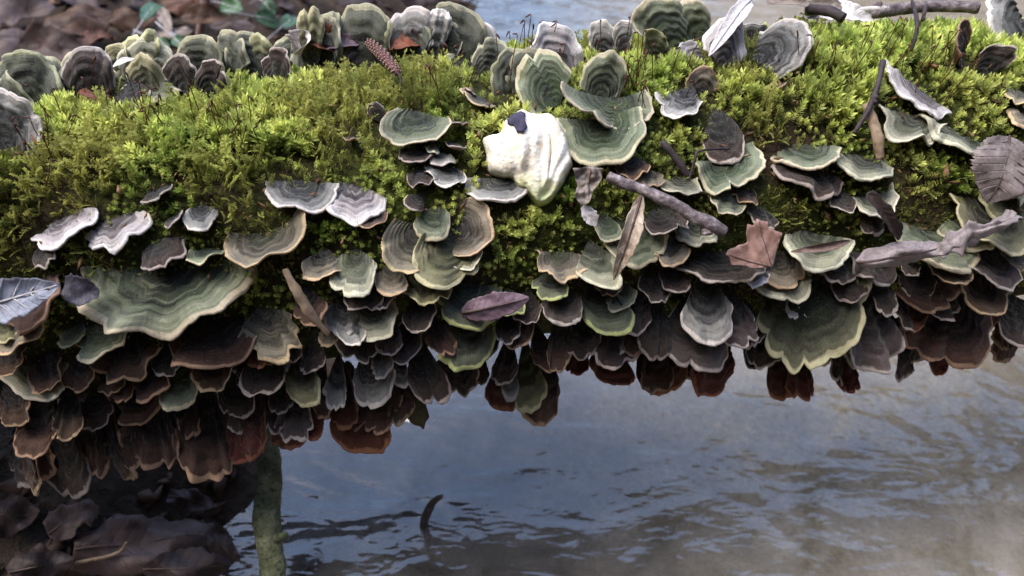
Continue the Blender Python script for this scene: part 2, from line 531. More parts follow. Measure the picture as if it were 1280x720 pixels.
def leaf(name, P, T, n, wm, mat, profile='oval', cup=0.15, bend=0.1, wav=0.05, seed=0, rib=None, veins=0, petiole=0.0, teeth=0.0, fold=0.0):
    """a leaf from its base P to its tip T, n its face normal; children midrib, vein, petiole"""
    g = T - P; L = np.linalg.norm(g); g = g / L
    s = unit(np.cross(g, n)); n = unit(np.cross(s, g))
    nu, nv = 41, 15
    u = np.linspace(0, 1, nu); v = np.linspace(-1, 1, nv)
    if profile == 'oval': w = np.sin(np.pi * u ** 0.85) ** 0.75
    elif profile == 'slender': w = np.sin(np.pi * np.clip(u * 0.96 + 0.03, 0, 1) ** 0.9) ** 0.7
    elif profile == 'obovate': w = np.sin(np.pi * u ** 1.25) ** 0.7
    elif profile == 'torn': w = np.clip(np.sin(np.pi * (0.12 + 0.86 * u)) ** 0.5 + 0.16 * vnoise(np.stack([u * 9, u * 0 + seed, u * 0], -1)), 0.12, 2)
    elif profile == 'lobed': w = np.sin(np.pi * u ** 0.9) ** 0.6 * (0.62 + 0.38 * np.abs(np.sin(u * np.pi * 2.6 + 0.4))) + 0.03
    w = w * wm / 2
    ph = np.random.default_rng(seed).uniform(0, 6.28, 4)
    U, V = np.meshgrid(u, v, indexing='ij')
    W = w[:, None] * (1 + teeth * np.abs(V) ** 6 * np.abs(((U * 19) % 1) - 0.5) * 2)
    nb_ = vnoise(np.stack([U.ravel() * 11, np.sign(V.ravel()) * 3 + seed, U.ravel() * 0], -1), 14).reshape(U.shape) + 0.6 * vnoise(np.stack([U.ravel() * 27, np.sign(V.ravel()) * 5 + seed, U.ravel() * 0], -1), 15).reshape(U.shape)
    W = W * (1 + 0.10 * nb_ * np.abs(V) ** 2)
    x = W * V
    y = U * L
    def hf(U, x):
        xx = x / (wm / 2)
        h = cup * wm * (xx ** 2) + fold * wm * np.abs(xx) + bend * L * np.sin(np.pi * U) + wav * wm * (np.sin(7 * U + 2.5 * xx + ph[0]) * 0.6 + np.sin(11 * U - 4 * xx + ph[1]) * 0.4)
        return h
    h = hf(U, x)
    h = h + wm * 0.055 * fbm(np.stack([x.ravel() / wm * 3.5, y.ravel() / wm * 3.5, np.full(x.size, seed * 3.3)], -1), 8, 3).reshape(h.shape)
    V0 = np.stack([x.ravel(), y.ravel(), h.ravel()], -1)
    Vb = V0 - np.array([0, 0, 0.00025])
    q = grid_quads(nu, nv)
    k = nu * nv
    bd = np.concatenate([np.arange(nv), np.arange(1, nu) * nv + nv - 1, (nu - 1) * nv + np.arange(nv - 2, -1, -1), np.arange(nu - 2, 0, -1) * nv])
    b2 = np.roll(bd, -1)
    side = np.stack([bd, b2, b2 + k, bd + k], -1)
    me = mesh_from("blade", np.vstack([V0, Vb]), quads=np.vstack([q[:, ::-1], q + k, side]))
    set_uv(me, np.vstack([np.stack([U.ravel(), V.ravel()], -1)] * 2))
    M = Matrix(((s[0], g[0], n[0], P[0]), (s[1], g[1], n[1], P[1]), (s[2], g[2], n[2], P[2]), (0, 0, 0, 1)))
    root = link(name, me, mat)
    root.matrix_world = M
    if rib:
        uu = np.linspace(0.0, 0.97, 12)
        pts = np.stack([uu * 0, uu * L, hf(uu, uu * 0) + 0.0002], -1)
        if petiole:
            pts = np.vstack([[0, -petiole, -petiole * 0.2], pts])
            rr = np.concatenate([[0.0007], np.linspace(0.0006, 0.0002, 12)])
        else:
            rr = np.linspace(0.0006, 0.0002, 12)
        tube("midrib", pts, rr, rib, root, sides=6, sub=2)
        for i in range(veins):
            u0 = 0.08 + 0.78 * (i // 2) / max(1, veins // 2)
            sg = 1 if i % 2 else -1
            tt = np.linspace(0, 0.92, 6)
            ue = np.clip(u0 + tt * 0.16, 0, 0.99)
            xe = sg * tt * np.interp(ue, u, w)
            pts = np.stack([xe, ue * L, hf(ue, xe) + 0.0001], -1)
            tube("vein", pts, np.linspace(0.0003, 0.00012, 6), rib, root, sides=5, sub=1)
    return root

# ------------------------------------------------------------------ setting: ground, water
Z_WATER = -0.20
def ground_z(x, y):
    x = np.asarray(x, float); y = np.asarray(y, float)
    edge = -0.165 + 0.085 * np.clip(y, -0.5, 4) + 0.018 * np.sin(9 * y + 1) + 0.012 * np.sin(23 * y)
    d = edge - x                                     # metres in from the water's edge on the left bank
    z = np.where(d > 0, -0.20 + 0.075 * sstep(-0.02, 0.16, d) + 0.09 * sstep(0.16, 0.75, d) + 0.25 * sstep(0.8, 4, d), -0.20 - 0.075 * sstep(0.0, 0.30, -d))
    z = np.where(d < 0.0, z + 0.2 * sstep(0.95, 1.25, x) + 0.3 * sstep(1.3, 4.0, x), z)
    # unseen steep slopes added on both sides and behind the viewer, blocking low sky light
    z = z + 4.0 * sstep(1.15, 4.0, x) + 3.6 * sstep(1.0, 4.0, -x) + 4.4 * sstep(0.75, 3.2, -y) + 0.8 * sstep(4.0, 9.0, y) + 6 * sstep(3, 40, np.hypot(x, y))
    P = np.stack([x.ravel() * 16, y.ravel() * 16, x.ravel() * 0], -1)
    z = z + (0.010 * fbm(P, 21, 3)).reshape(x.shape) * np.where(d > -0.05, 1.0, 0.55)
    return z

gx = np.concatenate([-np.geomspace(60, 0.75, 26), np.linspace(-0.72, 1.4, 150), np.geomspace(1.5, 60, 24)])
gy = np.concatenate([-np.geomspace(60, 0.5, 24), np.linspace(-0.46, 2.4, 170), np.geomspace(2.5, 60, 22)])
GX, GY = np.meshgrid(gx, gy)
GZ = ground_z(GX, GY)
me = mesh_from("ground", np.stack([GX.ravel(), GY.ravel(), GZ.ravel()], -1), quads=grid_quads(len(gy), len(gx)))
b = MB("ground")
p = b.pos()
sx = b.n("ShaderNodeSeparateXYZ"); b.l(p, sx.inputs[0])
n = b.noise(p, 28.0, 5, 0.65)
n2 = b.noise(p, 170.0, 4, 0.7)
soil = b.ramp(n, [(0.3, lin((34, 27, 23))), (0.55, lin((58, 47, 38))), (0.72, lin((82, 70, 54)))])
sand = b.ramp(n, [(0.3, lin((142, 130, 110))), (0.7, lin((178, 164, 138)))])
shaded_mud = b.ramp(n, [(0.3, lin((26, 24, 22))), (0.7, lin((48, 44, 39)))])  # dark mud with the shade of log and bank painted into its colour
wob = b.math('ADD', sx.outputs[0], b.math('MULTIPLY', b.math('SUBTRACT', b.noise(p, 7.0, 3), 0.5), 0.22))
bed = b.mix(b.ramp(wob, [(0.02, 0.0), (0.24, 1.0)]), shaded_mud, sand)
under = b.ramp(b.math('ADD', sx.outputs[2], 0.5), [(0.285, 0.0), (0.305, 1.0)])
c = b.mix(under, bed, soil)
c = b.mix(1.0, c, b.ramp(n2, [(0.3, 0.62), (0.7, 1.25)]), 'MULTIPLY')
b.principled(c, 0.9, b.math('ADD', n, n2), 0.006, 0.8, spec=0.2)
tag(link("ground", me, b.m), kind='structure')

wx, wy = np.linspace(-0.75, 1.35, 60), np.concatenate([[-20, -5], np.linspace(-1, 3, 90), [8, 20, 40]])
WX, WY = np.meshgrid(wx, wy)
me = mesh_from("water", np.stack([WX.ravel(), WY.ravel(), np.full(WX.size, Z_WATER)], -1), quads=grid_quads(len(wy), len(wx)))
b = MB("water")
p = b.pos()
mp = b.n("ShaderNodeMapping"); mp.inputs["Scale"].default_value = (1.0, 2.0, 1.0); mp.inputs["Rotation"].default_value = (0, 0, R_(24))
b.l(p, mp.inputs[0])
w1 = b.noise(mp.outputs[0], 11.0, 2, 0.5, 0.8)
w2 = b.noise(mp.outputs[0], 46.0, 2, 0.55, 0.4)
hgt = b.math('ADD', b.math('MULTIPLY', w1, 1.0), b.math('MULTIPLY', w2, 0.22))
bm_ = b.n("ShaderNodeBump"); bm_.inputs["Strength"].default_value = 1.0; bm_.inputs["Distance"].default_value = 0.0058
b.l(hgt, bm_.inputs["Height"])
gl = b.n("ShaderNodeBsdfGlossy"); gl.inputs["Roughness"].default_value = 0.09; gl.inputs["Color"].default_value = (1, 1, 1, 1)
b.l(bm_.outputs[0], gl.inputs["Normal"])
tr = b.n("ShaderNodeBsdfTransparent"); tr.inputs[0].default_value = (0.80, 0.80, 0.74, 1)
fr = b.n("ShaderNodeFresnel"); fr.inputs["IOR"].default_value = 1.56
b.l(bm_.outputs[0], fr.inputs["Normal"])
ms = b.n("ShaderNodeMixShader")
df = b.n("ShaderNodeBsdfDiffuse"); df.inputs[0].default_value = (0.38, 0.355, 0.335, 1)       # pale diffuse put in to brighten the water, standing in for sky reflection
mt = b.n("ShaderNodeMixShader")
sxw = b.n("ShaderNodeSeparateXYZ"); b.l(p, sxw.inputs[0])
reflect_ramp = b.ramp(b.math('ADD', sxw.outputs[0], b.math('MULTIPLY', b.math('SUBTRACT', b.noise(p, 6.0, 3), 0.5), 0.25)), [(0.0, 0.42), (0.22, 1.0)])  # painted reflection tint, weaker on the left, full on the right
b.l(b.math('MULTIPLY', reflect_ramp, b.ramp(b.noise(p, 19.0, 4, 0.65, 1.2), [(0.34, 0.14), (0.68, 0.44)])), mt.inputs[0])
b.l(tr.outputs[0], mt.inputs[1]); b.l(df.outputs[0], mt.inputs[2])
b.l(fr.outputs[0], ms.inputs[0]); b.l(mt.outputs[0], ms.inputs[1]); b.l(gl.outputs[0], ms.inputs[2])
b.l(ms.outputs[0], b.out.inputs[0])
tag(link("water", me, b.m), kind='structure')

# ------------------------------------------------------------------ the log
nu_, nth = 260, 84
uu = np.linspace(-1.15, 1.15, nu_); tt = np.linspace(-math.pi, math.pi, nth, endpoint=False)
U_, T_ = np.meshgrid(uu, tt, indexing='ij')
rb = R_BARK * log_bump(U_, T_)
Pp = np.stack([U_.ravel() * 40, np.cos(T_.ravel()) * 5, np.sin(T_.ravel()) * 5], -1)
rb = rb * (1 + 0.025 * fbm(Pp, 31, 3).reshape(rb.shape))
V = log_point(U_, T_, rb).reshape(-1, 3)
b = MB("bark")
p = b.pos()
n = b.noise(p, 55.0, 5, 0.65); n2 = b.noise(p, 300.0, 3, 0.6)
c = b.ramp(n, [(0.3, lin((26, 20, 16))), (0.55, lin((52, 40, 30))), (0.72, lin((70, 62, 34)))])
mo = b.ramp(b.noise(p, 30.0, 3), [(0.35, 0.0), (0.6, 0.9)])
c = b.mix(mo, c, b.ramp(n2, [(0.3, lin((30, 36, 12))), (0.7, lin((66, 74, 24)))]))
b.principled(c, 0.9, b.math('ADD', n, n2), 0.004, 0.9, spec=0.15)
me = mesh_from("bark", V, quads=grid_quads(nu_, nth, wrap=True))
log = link("log", me, b.m)
tag(log, "mossy fallen log lying across the stream, crowded with bracket fungi", "log")
endm = simple_mat("end_grain", (92, 72, 50), (140, 114, 82), 40, 0.85)
for k, i in ((-1, 0), (1, nu_ - 1)):
    ring = V[i * nth:(i + 1) * nth]
    ctr = ring.mean(0)
    VV = np.vstack([ring, ctr * 0.3 + ring * 0.7 + AX * k * 0.004, ctr[None] + AX * k * 0.005])
    j = np.arange(nth); j2 = (j + 1) % nth
    link("cut_end", mesh_from("cut_end", VV, quads=np.stack([j, j2, nth + j2, nth + j], -1), tris=np.stack([nth + j, nth + j2, np.full(nth, 2 * nth)], -1)), endm, log)

# ------------------------------------------------------------------ the bracket fungi, traced as: base x y, tip x y, width, colour, options | label
# (photo pixels on the log's surface; each becomes a solid bracket standing on the log)
DATA = """
-10 178 32 120 74 grey sp=190 a=52 lb=1 | pale grey bracket with dark heart at the mossy log's far end
8 124 18 97 52 tan a=60
38 116 40 63 68 cream a=66 lb=2
72 112 68 69 30 grey a=66
92 112 86 62 32 green a=66 lb=1
112 114 106 59 44 purple a=66 lb=1
152 88 134 58 36 olive a=62 | low olive crest bracket tucked beside the highest olive one
172 70 168 36 36 olive a=66 lb=2 | yellow-rimmed olive bracket rising highest in the olive crest cluster
180 94 204 57 52 cream a=60
186 108 164 69 44 olive a=58 lb=1 | striped olive bracket standing in front of the olive crest cluster
160 98 140 71 30 tan a=60
142 104 126 87 20 olive a=60
178 98 205 134 38 green a=38
166 106 160 135 42 dark a=38
248 94 247 44 50 green a=66 lb=3
230 112 226 66 28 dark a=66
256 112 255 73 30 dark a=66
284 90 279 35 42 green a=66 lb=1
276 88 275 59 22 tan a=66
313 88 312 37 42 green a=66
330 84 330 43 26 olive a=66 lb=1
352 80 350 42 22 grey a=66
345 94 338 58 34 dark a=64
372 76 362 93 46 dark a=30
386 46 378 11 26 olive a=66 lb=1
402 62 393 17 50 cream a=66 lb=2 | cream-edged olive bracket behind the white curled scrap on the crest
416 50 411 14 26 tan a=66 lb=1
449 72 450 6 60 green a=66 lb=1 sp=200 | tall grey-green bracket standing behind the catkin on the log crest
446 76 447 41 52 purple a=64
481 56 480 16 18 olive a=66 lb=1
504 66 502 5 46 grey a=66 lb=1 | rounded grey bracket standing over the red-brown leaf scrap
519 66 511 17 32 grey a=64
533 60 538 9 26 grey a=66 lb=1
564 72 568 1 50 green a=66 lb=3 | tall pale green lobed bracket on the crest, overlapping a teal-grey one
582 66 608 26 40 grey a=60
556 70 550 28 36 green a=66
576 72 598 41 30 cream a=58
588 62 550 77 46 green a=40 sd=.04
602 86 621 46 38 green a=60
652 98 622 67 54 grey a=52 lb=2
606 112 590 129 54 tan a=25
590 104 586 112 16 dark a=30
481 146 466 127 20 dark a=48
522 140 500 188 80 green a=34 lf=7 sp=220 lb=2 dp=.2 cp=.1 | blue-green banded bracket with two lobes below the catkin
542 170 541 188 18 cream a=40
518 180 512 203 44 dark a=32
575 142 568 157 26 dark a=32
572 171 568 187 26 dark a=32
552 184 550 202 28 grey a=30
437 160 439 175 22 brown a=40 lb=1
695 82 695 31 76 pale a=62 lb=3 | pale pinkish bracket with frilled top edge standing on the crest moss
676 100 650 62 44 grey a=58
755 62 750 26 38 grey a=66 lb=1
780 62 778 24 26 grey a=66 lb=1
822 62 820 35 30 olive a=66 lb=1
852 50 808 -4 64 green a=62 lb=3 | ruffled grey-green bracket at the crest beside open water
886 46 855 0 46 green a=60
915 -14 886 30 60 green a=48 lb=3
944 -18 936 29 64 grey a=48 lb=3
888 64 848 55 28 pale a=30
902 78 918 23 64 pale a=52 lf=4 lb=3 | whitish banded bracket leaning behind the slender white leaf
942 68 1016 46 70 grey a=46 lf=4 sp=200 lb=1 zn=5 | broad grey bracket with one dark band beside the slender white leaf
700 124 643 86 76 green a=48 lf=3 sp=210 lb=1 cp=.1 zn=9 | brown-edged green bracket curling up just above the white lumpy fungus
752 122 766 65 56 green a=54 lf=3 sp=230 lb=1 cp=.12 | round upright green bracket with pinkish brown rim above the white fungus
766 126 778 166 116 green a=34 lf=8 sp=200 lb=3 cp=.10 sd=.05 zn=9 | wide cupped green bracket with pinkish rim, middle of the rosette
748 150 760 209 114 green a=40 lf=7 sp=196 lb=2 cp=.10 sd=.05 zn=9 | large cupped green bracket at the foot of the rosette, touching the white fungus
868 104 850 153 58 grey a=40 lf=5 lb=3 wv=.06
880 112 872 84 42 tan a=50 lb=2
893 130 934 193 58 dark a=42 lf=5 lb=2 sp=200 | upright charcoal bracket with pale rim above the olive cupped one
1212 72 1186 33 36 brown a=55 lb=1 cp=.2 sp=220 | small brown cup-shaped bracket with cream rim in yellow moss
1226 88 1260 53 32 dark a=52
1286 -6 1243 52 84 grey a=46 lb=3 | large blue-grey banded bracket over the moss by the bark sticks
1292 10 1276 22 30 olive a=46
1160 112 1150 135 94 pale a=24 lf=4 lb=2 wv=.03 sd=.05 rl=0 | white-rimmed wavy shelf bracket beside the thin dark twig
1150 142 1124 174 78 cream a=26 lf=3 lb=2 rl=.05
1200 152 1198 182 106 cream a=24 lb=3 wv=.05 sd=.05 | long wavy cream-edged shelf bracket just above the toothed brown leaf
972 92 972 106 26 brown a=25
1018 176 1004 211 100 green a=26 lb=2 sd=.07 | wide grey-green shelf bracket with moss on top, beside the peeled twig
1090 192 1102 226 88 cream a=26 lb=2 sd=.06 | pale green shelf bracket just below the peeled twig
1025 208 1012 236 110 dark a=18 lb=3 wv=.06
1096 246 1108 271 66 cream a=25 lb=2 sd=.10
1062 238 1054 267 28 dark a=45
1286 204 1272 229 38 pale a=28
1276 231 1264 249 54 cream a=20
1262 254 1245 270 38 olive a=25
1252 258 1266 324 104 olive a=40 lb=3 dp=.15 | big olive brown bracket spreading beyond the rolled grey leaf's end
1214 278 1236 310 76 green a=28 lb=2
1175 296 1186 334 122 green a=24 lb=3 wv=.05 | wide green and tan shelf bracket under the rolled grey leaf
1275 171 1267 194 44 olive a=30
1284 104 1272 122 30 tan a=30
1286 126 1274 150 30 tan a=40
1022 298 1010 333 82 cream a=24 lb=2 sd=.08 | pale green shelf bracket between the brown lobed leaf and the rolled leaf
1084 250 1106 292 34 dark a=45 lb=1
976 326 1000 357 60 tan a=34 lb=2
980 350 990 378 70 cream a=25
950 338 958 357 34 pale a=25
1060 330 1044 354 44 dark a=30
1095 328 1100 356 64 purple a=30
1138 318 1134 348 24 dark a=45 lb=1
1185 318 1184 359 82 brown a=36 zn=9
1245 312 1266 361 84 purple a=34 lb=3 zn=8
1268 322 1272 338 36 tan a=30
1096 345 1118 392 36 dark a=46 lb=1
1140 346 1186 394 66 brown a=44 lb=1
1226 352 1236 395 74 brown a=46 lb=3 dp=.16
1160 372 1147 416 34 rust a=56 lb=1
1190 382 1214 462 100 brown a=58 lb=4 dp=.16 | large dark brown lobed bracket drooping over the water
1226 386 1236 414 42 rust a=50
1262 380 1286 440 50 dark a=55
1250 396 1256 438 26 brown a=62 lb=1
1272 420 1274 456 28 brown a=62 lb=1
1178 434 1178 470 26 rust a=68 lb=1
1196 436 1197 466 20 rust a=68 lb=1
1152 416 1156 457 36 dark a=64
1132 418 1130 477 16 dark a=66 lb=1
1144 418 1145 474 12 dark a=66 lb=1
1078 364 1122 457 74 purple a=56 lb=3 dp=.15
1012 358 1036 463 130 deep a=52 lb=5 dp=.13 wv=.06 zn=8 sp=176 | very large dark green bracket with five pale lobes drooping over the water
1040 420 1042 456 46 olive a=48 lb=1
1062 400 1088 462 52 cream a=50 lb=2
1004 372 1010 401 60 pale a=30 lb=2
1055 442 1060 482 44 dark a=60
1052 458 1054 493 32 rust a=68 lb=2
970 432 973 502 40 rust a=68 lb=2
996 436 998 502 30 rust a=68 lb=1
955 410 958 463 44 dark a=60
884 348 896 434 64 grey a=52 lb=2 zn=8 sp=160 dp=.12 | grey-black banded bracket with whitened rim hanging under the wavy dark shelf
908 362 938 433 48 purple a=54 lb=1 sp=160
906 322 914 360 122 dark a=18 lb=4 wv=.08 rl=.03 | long wavy dark green shelf with white rim under the brown lobed leaf
700 322 700 356 62 tan a=30 lb=3
740 304 752 366 54 cream a=40 lb=1 sp=160
782 274 796 339 84 green a=44 lb=2 sp=170 | broad green fan bracket under the brown-tipped husk
838 298 848 334 56 tan a=32 lb=2
826 262 842 292 58 dark a=24 lb=3 wv=.06
876 278 886 306 66 cream a=26 lb=2
858 219 862 246 56 cream a=28 lb=2 wv=.05
900 196 926 241 98 green a=36 lf=4 lb=2 sd=.05 zn=9 | green banded bracket with tan rim just up the log from the grey twig
916 232 914 268 56 green a=32
932 236 942 254 38 brown a=30
790 190 784 220 46 brown a=38 lb=2
812 208 812 229 36 tan a=32
758 266 752 302 32 green a=44 lb=1
692 348 692 376 48 lime a=30 lb=2
706 362 708 408 50 purple a=42 lb=2
740 360 765 422 58 lime a=46 lb=2 sp=165
780 362 782 391 46 green a=36
772 404 778 442 44 grey a=48 lb=2
735 396 727 450 48 dark a=50 lb=3
776 402 784 464 66 dark a=54 lb=3 dp=.16
826 380 828 452 44 dark a=54 lb=2
860 382 884 467 84 purple a=56 lb=3 dp=.15 | purplish grey bracket with broad white rim in the lowest front tier
850 432 866 477 60 dark a=60
816 424 824 493 44 brown a=64 lb=2
801 442 802 493 30 rust a=68 lb=1
840 452 838 498 48 rust a=68 lb=3
756 430 770 486 48 rust a=66 lb=2
725 430 725 468 32 rust a=66
698 402 698 465 36 brown a=62 lb=1
905 426 896 500 62 rust a=66 lb=1 sp=150 | deep red-brown pointed bracket hanging alone against pale water
936 430 937 462 22 dark a=64
650 388 648 437 48 brown a=50
668 414 675 466 34 brown a=58
656 436 672 514 44 olive a=60 lb=1 sp=150
690 450 682 533 52 brown a=64 lb=1 sp=170 | long brown tongue bracket with white rim, hanging lowest over the blue water
640 456 640 499 28 grey a=62 lb=1
640 472 637 517 40 rust a=66 lb=2
848 338 846 367 38 dark a=36
530 284 486 336 76 tan a=44 sp=196 lb=1 zn=9 | tan brown side lobe of the big three-lobed bracket cluster
566 284 546 364 86 olive a=46 sp=190 lb=3 zn=8 dp=.12 | largest olive bracket, centre of the three-lobed cluster under the white fungus
572 292 618 292 84 tan a=46 sp=186 lb=3 dp=.14 | tan-edged lobe standing out beside the largest olive bracket
582 318 588 339 42 cream a=42 lb=2
545 256 545 299 52 green a=44 lb=1 | small dark green bracket with mossy top inside the three-lobed cluster
530 240 514 258 28 dark a=42
535 352 529 383 64 olive a=30 lb=3
488 334 490 373 42 tan a=36 lb=2
446 316 434 367 68 cream a=32 lb=1 sp=200 | cream-rimmed bracket with dark ripples beside the wood splinter
406 314 390 351 46 tan a=32 lb=2
580 364 572 408 88 lime a=34 lb=3 wv=.05 | lime-edged dark green shelf bracket under the purple folded leaf
636 372 637 399 40 lime a=34
586 394 588 467 74 lime a=50 lb=3 sp=170 dp=.12 | dark fan bracket with bright lime rim hanging above blue water
602 444 602 482 28 brown a=64 lb=1
576 442 570 499 54 dark a=62 lb=2
535 396 546 448 36 brown a=52 lb=2
520 378 536 411 54 dark a=38
436 384 414 417 40 grey a=38 lb=1
441 388 439 433 38 grey a=42 lb=1
462 380 476 428 62 cream a=40 lb=1 sp=200
412 404 408 435 28 tan a=46
450 420 444 455 62 purple a=44 lb=2 wv=.05
488 404 490 443 42 purple a=44
502 420 506 455 44 purple a=46
480 436 486 471 34 grey a=48 lb=1
461 450 462 510 62 grey a=54 lb=3 zn=8 | frosty blue-grey bracket with greenish lip in the lowest tiers
425 454 414 511 32 grey a=54 lb=1
502 448 500 486 28 grey a=54
520 430 520 510 52 dark a=58 lb=2 sp=165 | blackish fan bracket with thin white rim above blue water
376 450 372 510 48 olive a=56 lb=1 | rounded olive bracket with lime rim in the shaded lower tiers
402 460 404 525 24 brown a=62 lb=1
368 414 362 456 32 dark a=52 lb=2
326 394 342 450 64 tan a=44 lb=3
380 368 383 407 50 brown a=36 lb=3
456 358 440 387 54 dark a=32 lb=2
475 362 474 388 32 purple a=36
432 490 432 518 26 brown a=66
428 496 425 535 36 rust a=66 lb=2
470 490 470 539 60 brown a=66 lb=3
500 484 500 528 32 brown a=66 lb=2
335 440 330 499 48 dark a=56 lb=2
335 492 335 540 38 dark a=62 lb=2
370 502 362 555 44 purple a=64 lb=2
370 532 372 570 52 rust a=70 lb=2 | orange-brown two-lobed bracket at the fringe above the leaning green stick
402 510 402 547 24 rust a=68 lb=1
440 516 446 572 68 rust a=70 lb=3 dp=.08 | wide red-brown bracket with frayed hem hanging above blue water
488 502 490 542 32 brown a=68 lb=2
632 390 632 432 36 dark a=50
640 430 631 482 34 dark a=58
72 268 64 305 78 pale a=30 lb=3 wv=.05 | whitish frilled bracket in the moss uphill of the grey oval leaf
132 270 152 303 84 pale a=34 lb=3 wv=.06 | whitish curled bracket joined to another, rising through the moss
250 254 248 287 44 grey a=36 lb=1 | small solitary grey banded bracket in the moss
200 228 188 250 40 dark a=36 lb=4
52 302 48 331 34 dark a=38 lb=1
192 302 190 333 56 dark a=26 lb=4 wv=.07
256 314 248 333 40 green a=26
326 294 330 339 108 tan a=34 lb=2 sd=.10 | wide brown-grey bracket with upturned tan ends above the broad kidney bracket
208 342 198 426 202 green a=34 sp=196 lb=4 dp=.10 sd=.03 zn=8 | broad kidney-shaped grey-green bracket with dark ripples, largest of all
216 265 216 281 24 dark a=30
376 222 364 268 96 grey a=34 lb=2 zn=7 | grey and white rippled bracket in the moss, overlapped by its twin
442 228 420 268 96 pale a=30 lb=2 zn=6 | whitish rippled bracket overlapping the grey rippled one in the moss
468 262 460 288 38 brown a=30
525 202 522 230 46 dark a=30 lb=1
562 202 560 234 46 grey a=32 lb=1
632 220 636 254 86 grey a=34 lb=2 sd=.10 | blue-grey curved bracket cupping the lower edge of the white fungus
30 364 30 412 86 brown a=30
4 408 8 426 30 olive a=30
10 404 12 447 66 tan a=32
100 414 88 436 30 olive a=34
126 414 120 452 70 green a=30 lb=2 sd=.04
50 472 44 502 76 cream a=28 lb=3 wv=.04 | pale green shelf bracket standing out over the dark lower tiers
166 430 138 482 76 brown a=36 lb=2
262 408 250 457 128 brown a=22 lb=5 wv=.07 | long frilled dark bracket with tan rim under the broad kidney bracket
272 438 270 490 58 brown a=48 lb=2
320 424 314 462 44 rust a=46
185 460 182 503 48 brown a=52 lb=2
228 466 222 514 50 green a=52 lb=2
180 490 178 534 54 brown a=58 lb=2
226 500 226 525 32 purple a=60
290 480 288 524 44 dark a=56 lb=2
306 470 306 487 32 dark a=54
130 466 132 496 32 brown a=52
102 450 100 493 36 brown a=50
153 470 153 504 26 brown a=56
6 484 8 535 40 rust a=56
62 490 52 575 50 brown a=62 lb=2 | long brown bracket with ragged pale hem at the shaded end of the fringe
86 490 82 549 36 rust a=60
26 536 12 614 42 dark a=66 lb=1 sp=160
46 560 40 598 32 brown a=68 lb=1
38 582 38 620 32 brown a=70
80 542 82 622 54 dark a=66 lb=1 sp=165 | blackish tongue bracket with yellowish rim, lowest over the dark bank
107 530 106 583 24 brown a=64 lb=1
152 516 150 563 58 brown a=62 lb=3
120 540 119 594 28 brown a=66
138 562 138 605 32 rust a=70
160 556 160 590 22 rust a=68 lb=1
195 536 192 587 64 rust a=68 lb=2
208 522 208 551 32 dark a=64
260 500 255 599 74 brown a=62 lb=5 dp=.10 | large dark brown bracket with scalloped cream hem above the bank
308 526 310 583 42 rust a=68 lb=2
304 514 303 542 20 dark a=64
331 532 325 577 30 rust a=70
14 442 20 470 44 rust a=50
60 452 66 490 44 brown a=52
120 500 122 540 40 dark a=60
210 440 214 472 40 dark a=48
240 510 240 548 34 rust a=64
350 470 352 520 34 dark a=60
300 446 298 478 30 brown a=50
395 420 392 468 34 dark a=54
556 412 558 456 30 dark a=54
610 410 612 452 34 dark a=54
664 372 664 408 40 dark a=44
808 372 806 420 38 dark a=50
800 400 806 446 34 brown a=56
940 392 946 436 40 dark a=52
1108 396 1112 440 36 dark a=56
1064 340 1066 380 50 dark a=46
1132 372 1136 416 36 dark a=54
1180 364 1184 402 40 dark a=50
960 262 950 284 44 dark a=30
1150 344 1156 372 44 dark a=44
760 340 764 372 40 brown a=40
820 344 822 380 44 dark a=42
"""
STYLE_WORDS = {'green': 'green banded', 'olive': 'olive', 'grey': 'grey banded', 'pale': 'whitish', 'tan': 'tan-edged', 'lime': 'lime-edged dark',
               'dark': 'blackish', 'brown': 'brown', 'rust': 'reddish brown', 'purple': 'purplish grey', 'cream': 'cream-edged green', 'crest': 'grey-green', 'deep': 'dark green'}
LAND = [("the white lumpy fungus", 660, 195), ("the catkin", 480, 95), ("the thick grey twig", 818, 252), ("the brown lobed leaf", 940, 305),
        ("the rolled grey leaf", 1150, 280), ("the toothed brown leaf", 1215, 212), ("the grey oval leaf", 45, 350), ("the purple folded leaf", 612, 362),
        ("the brown-tipped husk", 768, 285), ("the crumpled grey leaf", 733, 240), ("the slender white leaf", 908, 65), ("the thin dark twig", 1075, 135),
        ("the wood splinter", 380, 365), ("the broad kidney bracket", 210, 385), ("the largest olive bracket", 550, 330), ("the five-lobed green bracket", 1030, 420),
        ("the long wavy dark shelf", 912, 345), ("the leaning green stick", 335, 585), ("the scalloped brown bracket", 258, 570),
        ("the white-rimmed brown tongue", 686, 510), ("the four-lobed brown bracket", 1205, 440), ("the frayed red-brown bracket", 443, 550),
        ("the frosty blue-grey bracket", 461, 490), ("the white curled scrap", 376, 55), ("the upright bank stem", 252, 50), ("the big bank leaf", 150, 640),
        ("the crest sticks", 1130, 10), ("the lime-rimmed fan", 586, 440), ("the pale frilled bracket", 695, 48), ("the lone grey banded bracket", 250, 270)]

def auto_label(px, py, w, L, sty, lb, two=False):
    sz = w * L
    size = "tiny" if sz < 700 else "small" if sz < 1500 else "mid-sized" if sz < 3200 else "large"
    shp = "tongue" if L > 1.45 * w else "shelf" if w > 1.9 * L else "fan"
    d = sorted(LAND, key=lambda q: (q[1] - px) ** 2 + (1.3 * (q[2] - py)) ** 2)
    nm, qx, qy = d[0]
    dy, dx = py - qy, px - qx
    rel = "beside" if abs(dx) > abs(dy) * 1.1 else ("above" if dy < 0 else "below")
    lw = ("rounded", "rounded", "two-lobed", "three-lobed", "frilled", "frilled")[lb]
    t = f"{size} {lw} {STYLE_WORDS[sty]} {shp} "
    t += "bracket " if not two else ""
    if two:
        return t + f"between {nm} and {d[1][0]}"
    return t + f"{rel} {nm}"

